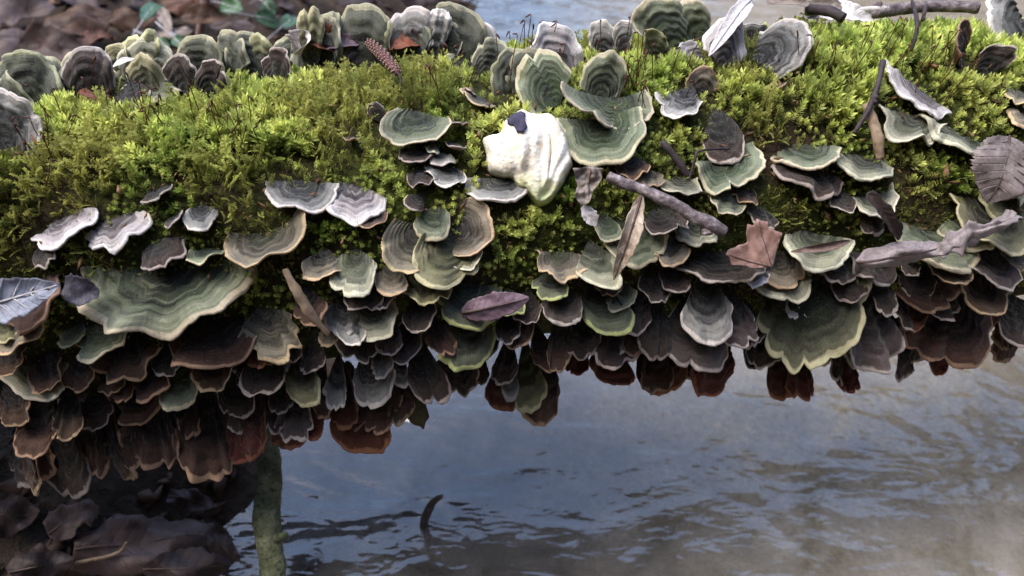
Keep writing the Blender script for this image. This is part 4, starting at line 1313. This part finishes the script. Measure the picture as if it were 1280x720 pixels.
BL = [(-40, 70, 60, 40, 70, 'litter1', 'oval', "large mauve-brown leaf on the far bank behind the crest"),
      (-30, 20, 70, 10, 60, 'litter1', 'lobed', "mauve lobed leaf on the far bank beside a curled brown one"),
      (60, 40, 140, 14, 52, 'litter2', 'oval', "curled warm brown leaf on the far bank"),
      (20, 60, 110, 62, 44, 'litter1', 'oval', "broad dull mauve leaf low on the far bank"),
      (70, 6, 120, -6, 44, 'litter1', 'obovate', "crumpled mauve leaf at the top of the far bank"),
      (100, 56, 145, 46, 26, 'litter3', 'oval', "small russet leaf above the olive crest brackets"),
      (128, 26, 200, 18, 34, 'litter2', 'oval', "olive-brown leaf beside the ivy on the far bank"),
      (150, 4, 190, -8, 34, 'litter4', 'oval', "dark leaf beyond the curled warm brown leaf"),
      (190, 38, 240, 40, 24, 'litter5', 'slender', "pale narrow leaf behind the green crest brackets"),
      (200, 10, 214, 40, 14, 'litter5', 'slender', "pale thin leaf standing next to the ivy"),
      (205, 8, 262, 4, 34, 'litter3', 'oval', "russet leaf near the upright stem"),
      (225, 24, 290, 20, 26, 'litter2', 'oval', "brown leaf crossing behind the upright stem"),
      (262, 30, 320, 34, 26, 'litter1', 'oval', "mauve leaf at the foot of the ivy"),
      (310, 6, 370, 8, 34, 'litter4', 'oval', "dark leaf under the ivy sprig"),
      (340, 30, 390, 24, 30, 'litter4', 'oval', "dark wet leaf at the stream edge"),
      (420, 4, 480, 2, 30, 'litter4', 'oval', "blackish leaf by the far water's edge"),
      (-30, 96, 40, 86, 40, 'litter1', 'oval', "mauve leaf showing under the pale crest bracket"),
      (160, 52, 196, 46, 22, 'litter4', 'oval', "small dark leaf behind the yellow-rimmed crest bracket"),
      (500, 2, 560, -8, 34, 'litter4', 'oval', "dark leaf beyond the crest by the water")]
for i, (x0, y0, x1, y1, w, m, pf, lb) in enumerate(BL):
    bank_leaf(x0, y0, x1, y1, w, m, lb, lift=0.012 + 0.006 * (i % 4), tilt=12 + 9 * (i % 4), profile=pf, cup=(-0.25, 0.2, -0.15, 0.3)[i % 4], wav=0.10, rib=VEIN_D, veins=6 if w > 40 else 0, seed=40 + i)
for i, (x0, y0, x1, y1, w, lb) in enumerate([(178, 26, 204, 6, 18, "upright grey-green ivy leaf beside the olive-brown leaf"), (216, 46, 232, 60, 14, "small grey-green ivy leaf behind the crest brackets"),
        (196, 50, 212, 58, 12, "tiny ivy leaf touching the pale crest bracket"), (276, 4, 304, 14, 22, "ivy leaf near the upright stem's top"), (318, 20, 350, 30, 22, "dull ivy leaf over dark litter"), (328, 2, 344, 18, 16, "ivy leaf above the dull ivy leaf"),
        (352, 34, 372, 22, 18, "ivy leaf beside the white curled scrap"), (236, 54, 246, 60, 12, "tiny ivy leaf at the foot of the upright stem")]):
    bank_leaf(x0, y0, x1, y1, w, 'ivy', lb, lift=0.05, tilt=45, group="ivy leaves on the far bank", name="ivy_leaf", profile='oval', cup=0.15, rib=VEIN_L, petiole=0.03, seed=80 + i)
NL = [(90, 690, 270, 672, 62, 'litter1', 'torn', "big brown dead leaf lying on the dark bank under the log"),
      (60, 668, 120, 632, 40, 'litter1', 'torn', "dull mauve leaf overlapping the big brown bank leaf"),
      (180, 712, 290, 706, 46, 'litter4', 'lobed', "dark leaf in front of the big brown bank leaf"),
      (252, 650, 300, 706, 26, 'litter4', 'slender', "dark narrow leaf beside the leaning green stick"),
      (-20, 650, 50, 640, 44, 'litter4', 'oval', "dark leaf at the shaded end of the bank"),
      (10, 716, 90, 700, 44, 'litter4', 'lobed', "dark lobed leaf below the mauve bank leaf"),
      (210, 620, 266, 632, 24, 'litter4', 'torn', "torn dark leaf behind the big brown bank leaf")]
for i, (x0, y0, x1, y1, w, m, pf, lb) in enumerate(NL):
    bank_leaf(x0, y0, x1, y1, w, m, lb, lift=0.010 + 0.006 * (i % 3), tilt=20 + 8 * (i % 3), profile=pf, cup=-0.25 + 0.1 * (i % 4), wav=0.20, rib=VEIN_D, seed=60 + i, bend=0.10, fold=(0.0, 0.15, -0.2)[i % 3])
# upright stem on the far bank
p0 = ground_hit(248, 62, -0.01); p1 = CAM + ray(252, 30) * (np.linalg.norm(p0 - CAM) * 0.985); p2 = CAM + ray(257, -6) * (np.linalg.norm(p0 - CAM) * 0.97); p3 = CAM + ray(264, -60) * (np.linalg.norm(p0 - CAM) * 0.95)
o = tube("plant_stem", [p0, p1, p2, p3], [.0048, .0044, .004, .003], simple_mat("stem_pink", (126, 104, 104), (164, 142, 140), 60), sides=10, sub=5, rough=0.05)
tag(o, "upright pinkish bare stem on the far bank", "stem")
# leaning green stick at the water's edge under the log
b = MB("stick_green")
n = b.noise(b.obj(), 60.0, 5, 0.65); n2 = b.noise(b.obj(), 420.0, 3, 0.6)
c = b.ramp(n, [(0.30, lin((52, 55, 38))), (0.52, lin((84, 88, 62))), (0.70, lin((126, 126, 98)))])
c = b.mix(b.ramp(n2, [(0.54, 0.0), (0.66, 0.8)]), c, lin((36, 34, 26)))
b.principled(c, 0.8, b.math('ADD', n, n2), 0.003, 0.9, spec=0.25)
STK = b.m
def at_z(px, py, z):
    d = ray(px, py); return CAM + d * ((z - CAM[2]) / d[2])
s0 = at_z(338, 760, -0.185); s1 = at_z(336, 650, -0.165); s2 = at_z(333, 540, -0.14); s3 = s2 + (s2 - s1) * 0.8 + np.array([0, 0, .01])
dd = np.linalg.norm(s1 - CAM)
o = tube("fallen_stick", [s0, s0 * .5 + s1 * .5 + np.array([.0015, 0, 0]), s1 + np.array([-.0012, 0, .001]), s1 * .5 + s2 * .5 + np.array([.001, 0, 0]), s2, s3], [.0074, .0068, .0073, .0066, .0062, .0052], STK, sides=24, sub=10, rough=0.10, nfreq=120)
tag(o, "greenish lichen-speckled stick leaning at the water's edge beneath the log", "stick")
c = s1 + (s0 - s1) * 0.25
tube("twig_stub", [c - np.array(o.location), c + np.array([.012, -.004, .012]) - np.array(o.location)], [.003, .0018], STK, o, sides=8, sub=3, rough=0.1)
# thin bare twigs lying on the near bank and stuck in the stream bed
tag(tube("twig", [ground_hit(50, 712, .012), ground_hit(140, 694, .02), ground_hit(158, 678, .03)], [.0012, .001, .0006], TW_WOOD, sides=7, sub=5), "thin brown twig lying by the big brown bank leaf", "twig")
q0 = at_z(528, 700, -0.235); q1 = at_z(530, 655, -0.198); q2 = at_z(540, 630, -0.175); q3 = at_z(552, 620, -0.165)
tag(tube("twig", [q0, q1, q2, q3], [.0022, .0026, .0022, .0012], TW_DARK, sides=9, sub=6, rough=0.15), "dark hooked twig poking out of the blue water", "twig")

# small litter crumbs on the banks (nobody could count them)
Vs, Ts = [], []
k = 0
for i in range(2600):
    if i % 2: x, y = rng.uniform(-0.55, -0.14), rng.uniform(-0.22, 0.3)
    else: x, y = rng.uniform(-0.9, 0.02), rng.uniform(0.3, 1.7)
    z = float(ground_z(np.array([x]), np.array([y]))[0])
    if z < Z_WATER + 0.004: continue
    s = rng.uniform(0.003, 0.012) * (1.0 if i % 2 else 1.8); a = rng.uniform(0, 6.28); asp = rng.uniform(0.15, 0.6)
    d1 = np.array([math.cos(a), math.sin(a), rng.uniform(-.3, .3)]) * s; d2 = np.array([-math.sin(a), math.cos(a), rng.uniform(-.4, .4)]) * s * asp
    c = np.array([x, y, z + 0.003])
    Vs += [c - d1, c + d2, c + d1, c - d2, c + [0, 0, s * .25], c - [0, 0, s * .1]]
    Ts += [(k, k + 1, k + 4), (k + 1, k + 2, k + 4), (k + 2, k + 3, k + 4), (k + 3, k, k + 4), (k + 1, k, k + 5), (k + 2, k + 1, k + 5), (k + 3, k + 2, k + 5), (k, k + 3, k + 5)]
    k += 6
o = link("leaf_litter", mesh_from("leaf_litter", np.array(Vs), tris=np.array(Ts)), simple_mat("litter", (44, 34, 30), (86, 66, 54), 14, 0.8, 0.001, coord='pos', c3=(124, 100, 84)))
tag(o, "brown crumbled leaf litter covering the banks", "litter", kind='stuff')

# ------------------------------------------------------------------ moss
def template_leafy(rs, n_leaf=26, spread=0.8, wl=0.30):
    V, T, C, k = [], [], [], 0
    for i in range(n_leaf):
        t = 0.18 + 0.82 * i / (n_leaf - 1)
        az = i * 2.39996 + rs.uniform(-.3, .3)
        op = (1.15 - 0.75 * t) * spread + rs.uniform(-.15, .15)       # opening angle from the stem
        ln = (0.25 + 0.13 * math.sin(math.pi * t)) * rs.uniform(.8, 1.2)
        rad = np.array([math.cos(az), math.sin(az), 0]); tan = np.array([-math.sin(az), math.cos(az), 0]); up = np.array([0, 0, 1.0])
        d = rad * math.sin(op) + up * math.cos(op)
        b0 = np.array([0, 0, t * 0.85]) + rad * 0.01
        nrm = unit(np.cross(d, tan))
        m = b0 + d * ln * 0.5
        tip = b0 + d * ln - up * 0.04 * ln + rad * ln * 0.08
        w = ln * wl
        V += [b0, m + tan * w * .5 - nrm * w * .22, tip, m - tan * w * .5 - nrm * w * .22]
        T += [(k, k + 1, k + 2), (k, k + 2, k + 3)]
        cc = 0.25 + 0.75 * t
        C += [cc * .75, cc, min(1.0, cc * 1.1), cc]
        k += 4
    return np.array(V), np.array(T), np.array(C)
def template_feather(rs, nb=11):
    V, T, C, k = [], [], [], 0
    lean = rs.uniform(-.5, .5, 2)
    P = [np.array([lean[0] * t * t * .7, lean[1] * t * t * .7, t]) for t in np.linspace(0, 1, nb + 1)]
    def blade(a, b_, w, side, c0, c1):
        nonlocal k
        m = (a + b_) / 2
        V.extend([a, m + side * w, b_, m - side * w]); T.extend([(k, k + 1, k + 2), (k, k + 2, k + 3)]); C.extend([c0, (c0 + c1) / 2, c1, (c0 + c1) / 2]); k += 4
    az0 = rs.uniform(0, 6.28)
    for i in range(nb):
        t = i / nb
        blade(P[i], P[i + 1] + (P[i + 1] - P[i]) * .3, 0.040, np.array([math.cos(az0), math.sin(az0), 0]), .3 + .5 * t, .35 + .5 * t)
        if i < 2: continue
        for sg in (-1, 1):
            az = az0 + sg * (1.45 + rs.uniform(-.3, .3))
            ln = 0.30 * (1.05 - 0.75 * t) * rs.uniform(.7, 1.2)
            d = unit(np.array([math.cos(az), math.sin(az), 0.75 + rs.uniform(-.2, .3)]))
            e = P[i] + d * ln
            sd_ = unit(np.cross(d, np.array([math.cos(az0), math.sin(az0), .2])))
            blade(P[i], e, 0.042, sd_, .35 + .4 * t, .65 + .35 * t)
            f = P[i] + d * ln * .5
            for s2 in (-1, 1):
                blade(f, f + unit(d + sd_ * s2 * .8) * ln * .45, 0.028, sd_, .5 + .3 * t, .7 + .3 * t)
    return np.array(V), np.array(T), np.array(C)
trs = np.random.default_rng(5)
TL = [template_leafy(trs, nl, sp, wl) for nl, sp, wl in ((22, .9, .34), (26, 1.05, .30), (18, .7, .38), (24, 1.2, .27), (16, .55, .42), (28, .85, .26), (20, 1.0, .40), (14, .8, .46))]
TF = [template_feather(trs, 9) for _ in range(5)]

NM = 33000
u = rng.uniform(-0.50, 0.50, NM)
e = np.radians(rng.uniform(-42, 138, NM))
base = log_point(u, e, R_BARK * log_bump(u, e) - 0.0005)
nrm = np.cos(e)[:, None] * AF + np.sin(e)[:, None] * AZ
cov = 1.45 * sstep(math.radians(-52), math.radians(8), e) + 0.55 * fbm(base * 45, 71, 3)
keep = cov > 0.42
pn = fbm(base * 28 + 5, 72, 2) + 0.35 * fbm(base * 110, 73, 2)
typ = np.where(pn > -0.20 - 0.35 * sstep(0.08, 0.25, u) + 0.25 * (np.abs(u + 0.12) < 0.1), 0, 1)        # 0 leafy, 1 feathery
hgt = np.where(typ == 0, rng.uniform(0.0070, 0.0135, NM), rng.uniform(0.008, 0.0155, NM))
hgt *= 0.55 + 0.45 * sstep(math.radians(0), math.radians(55), e)
# shorter close to bracket bases, none through caps
att = np.array([b_[0] for b_ in BRK]); aw = np.array([b_[4] for b_ in BRK])
mind = np.full(NM, 9.0)
hit = np.zeros(NM, bool)
up = unit(np.array([0, 0, 1.0]))
dirv = nrm * 0.7 + up * 0.55 + rng.normal(0, 0.34, (NM, 3))
dirv /= np.linalg.norm(dirv, axis=1)[:, None]
for try_ in range(2):
    hit[:] = False
    for (P, s, g, n, wm, L, span) in BRK:
        if try_ == 0:
            mind = np.minimum(mind, np.linalg.norm(base - P - g * L * 0.25, axis=1) - wm * 0.30)
        for f in (0.0, 0.35, 0.7, 1.0):
            q = base + dirv * (hgt * f)[:, None] - P
            x, y, h = q @ s, q @ g, q @ n
            hit |= (np.abs(x) < wm * 0.54) & (y > L * (0.30 if span < 210 else 0.05)) & (y < L * 1.03) & (h > -0.0015) & (h < 0.0045)
    if try_ == 0:
        hgt[hit] *= 0.42
keep &= ~hit
hgt *= np.clip(0.45 + 0.55 * mind / 0.012, 0.42, 1.0)
# keep the white fungus, catkin and lying pieces clear
for o_ in [ob for ob in col.objects if ob.parent is None and ob.get("category") in ("leaf", "twig", "catkin", "fungus", "leaf scrap")]:
    mw = np.array(o_.matrix_world) if o_.name.startswith(("white_fungus", "leaf_scrap", "dead", "seed", "bark", "white")) else np.array(Matrix.Translation(o_.location))
    co = np.zeros(len(o_.data.vertices) * 3, np.float32); o_.data.vertices.foreach_get("co", co); co = co.reshape(-1, 3)[::7]
    co = co @ mw[:3, :3].T + mw[:3, 3]
    lo, hi = co.min(0) - .012, co.max(0) + .012
    cand = np.nonzero(keep & ((base > lo) & (base < hi)).all(1))[0]
    if len(cand):
        tip = base[cand] + dirv[cand] * hgt[cand][:, None]
        tc = tip - CAM; tc /= np.linalg.norm(tc, axis=1)[:, None]
        dmin = np.full(len(cand), 9.0)
        for f in (0.5, 1.0):
            pp = base[cand] + dirv[cand] * (hgt[cand] * f)[:, None]
            dmin = np.minimum(dmin, np.sqrt(((pp[:, None] - co[None]) ** 2).sum(-1)).min(1))
        keep[cand[dmin < 0.0030]] = False
idx = np.nonzero(keep)[0]

def build_moss(name, sel, temps, label, palette, width=1.0):
    Vs, Ts, Cs, off = [], [], [], 0
    which = rng.integers(0, len(temps), len(sel))
    for k, (tv, tt_, tc) in enumerate(temps):
        ii = sel[which == k]
        if not len(ii): continue
        m = len(ii)
        z = dirv[ii]
        a = rng.uniform(0, 6.28, m)
        r = np.cross(z, np.array([0.3, 0.9, 0.1])); r /= np.linalg.norm(r, axis=1)[:, None]
        r2 = np.cross(z, r)
        xv = r * np.cos(a)[:, None] + r2 * np.sin(a)[:, None]
        yv = np.cross(z, xv)
        h = hgt[ii]
        P = base[ii][:, None, :] + h[:, None, None] * (tv[None, :, 0:1] * xv[:, None] * width + tv[None, :, 1:2] * yv[:, None] * width + tv[None, :, 2:3] * z[:, None])
        Vs.append(P.reshape(-1, 3))
        Ts.append((tt_[None] + (np.arange(m) * len(tv))[:, None, None] + off).reshape(-1, 3))
        off += m * len(tv)
        # colour of each shoot: patches of yellow, green, olive
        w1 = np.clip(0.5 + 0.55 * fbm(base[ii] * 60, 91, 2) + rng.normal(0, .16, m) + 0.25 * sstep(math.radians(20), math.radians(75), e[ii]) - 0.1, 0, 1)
        w2 = np.clip(0.5 + 0.6 * fbm(base[ii] * 35 + 9, 92, 2) + rng.normal(0, .2, m), 0, 1)
        A, B, D = (np.array(c) for c in palette)
        colr = A[None] * (1 - w1[:, None]) + B[None] * w1[:, None]
        colr = colr * (1 - 0.6 * w2[:, None]) + D[None] * 0.6 * w2[:, None]
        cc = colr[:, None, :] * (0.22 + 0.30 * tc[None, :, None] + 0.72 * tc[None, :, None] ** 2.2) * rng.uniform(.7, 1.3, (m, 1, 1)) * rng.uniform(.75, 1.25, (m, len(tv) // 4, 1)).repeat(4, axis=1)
        Cs.append(np.concatenate([cc.reshape(-1, 3), np.ones((m * len(tv), 1))], 1))
    V = np.vstack(Vs); T = np.vstack(Ts); C = np.clip(np.vstack(Cs), 0, 1)
    me = mesh_from(name, V, tris=T)
    me.polygons.foreach_set("use_smooth", np.zeros(len(me.polygons), dtype=bool))
    ca = me.color_attributes.new("Col", 'FLOAT_COLOR', 'POINT')
    ca.data.foreach_set("color", C.astype(np.float32).ravel())
    b = MB(name)
    cn = b.attr("Col").outputs["Color"]
    p = b.principled(cn, 0.38, spec=0.45)
    tr = b.n("ShaderNodeBsdfTranslucent"); b.l(cn, tr.inputs[0])
    ms = b.n("ShaderNodeMixShader"); ms.inputs[0].default_value = 0.5
    b.l(p.outputs[0], ms.inputs[1]); b.l(tr.outputs[0], ms.inputs[2]); b.l(ms.outputs[0], b.out.inputs[0])
    o = link(name, me, b.m)
    tag(o, label, "moss", kind='stuff')
    print(name, len(T), "tris")
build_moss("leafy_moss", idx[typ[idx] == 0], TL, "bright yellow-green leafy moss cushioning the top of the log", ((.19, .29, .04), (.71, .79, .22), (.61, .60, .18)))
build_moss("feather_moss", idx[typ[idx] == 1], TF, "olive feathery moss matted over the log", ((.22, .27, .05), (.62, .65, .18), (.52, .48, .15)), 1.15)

# thin dark spore stalks standing out of the moss
Vs, Qs, Ts, off = [], [], [], 0
SP = [(676, 70), (659, 68), (700, 60), (752, 66), (781, 66), (796, 110), (800, 100), (803, 104), (792, 108), (858, 84), (178, 150), (196, 160), (184, 140), (48, 170), (60, 196), (70, 210), (300, 180), (312, 160), (290, 150), (530, 60), (540, 66), (1110, 70), (1124, 60), (1146, 90), (1168, 78), (1092, 66), (1182, 92), (1040, 90), (1020, 70), (560, 96), (572, 90), (108, 120), (66, 150), (250, 120), (640, 66), (645, 60)]
for i, (x, y) in enumerate(SP * 3):
    if i >= len(SP): x, y = x + rng.uniform(-24, 24), y + rng.uniform(-10, 40)
    P, n_ = on_log(x, y, -0.002)
    hh = rng.uniform(0.012, 0.021)
    d = unit(n_ * .3 + up * .9 + rng.normal(0, .25, 3))
    sid = unit(rng.normal(0, 1, 3))
    pts = [P, P + d * hh * .5 + sid * .0006, P + d * hh, P + d * hh + sid * .0012 + d * .0004, P + d * hh + sid * .0026 - d * .0004]
    v, q, t = tube_mesh(pts, [.00022, .0002, .00018, .00045, .0002], sides=5, sub=2)
    Vs.append(v); Qs.append(q + off); Ts.append(t + off); off += len(v)
o = link("moss_stalks", mesh_from("moss_stalks", np.vstack(Vs), quads=np.vstack(Qs), tris=np.vstack(Ts)), simple_mat("spore_stalk", (52, 28, 22), (92, 50, 36), 300, 0.5))
tag(o, "thin dark reddish spore stalks standing out of the moss", "moss stalks", kind='stuff')

# brown crumbs, bud scales and bits caught in the moss (nobody could count them)
Vs, Ts, k = [], [], 0
for i in range(1500):
    uu_, ee_ = rng.uniform(-.45, .45), math.radians(rng.uniform(-5, 118))
    rr_ = R_BARK * float(log_bump(np.array([uu_]), np.array([ee_]))[0]) + rng.uniform(.002, .0075)
    c = log_point(np.array([uu_]), np.array([ee_]), np.array([rr_]))[0]
    nn_ = math.cos(ee_) * AF + math.sin(ee_) * AZ
    ln = rng.uniform(.0008, .0026) * (2.0 if i % 14 == 0 else 1); wd = ln * rng.uniform(.12, .4)
    d1 = unit(rng.normal(0, 1, 3) - nn_ * .3); d2 = unit(np.cross(d1, nn_ + rng.normal(0, .4, 3)))
    d3 = np.cross(d1, d2)
    Vs += [c - d1 * ln, c + d2 * wd, c + d1 * ln, c - d2 * wd, c + d3 * wd * .35, c - d3 * wd * .35]
    Ts += [(k, k + 1, k + 4), (k + 1, k + 2, k + 4), (k + 2, k + 3, k + 4), (k + 3, k, k + 4), (k + 1, k, k + 5), (k + 2, k + 1, k + 5), (k + 3, k + 2, k + 5), (k, k + 3, k + 5)]
    k += 6
o = link("moss_debris", mesh_from("moss_debris", np.array(Vs), tris=np.array(Ts)), simple_mat("moss_debris", (44, 30, 22), (104, 74, 48), 90, 0.75, 0.0005, coord='pos', c3=(166, 140, 110)))
tag(o, "brown crumbs and bud scales caught in the moss", "debris", kind='stuff')
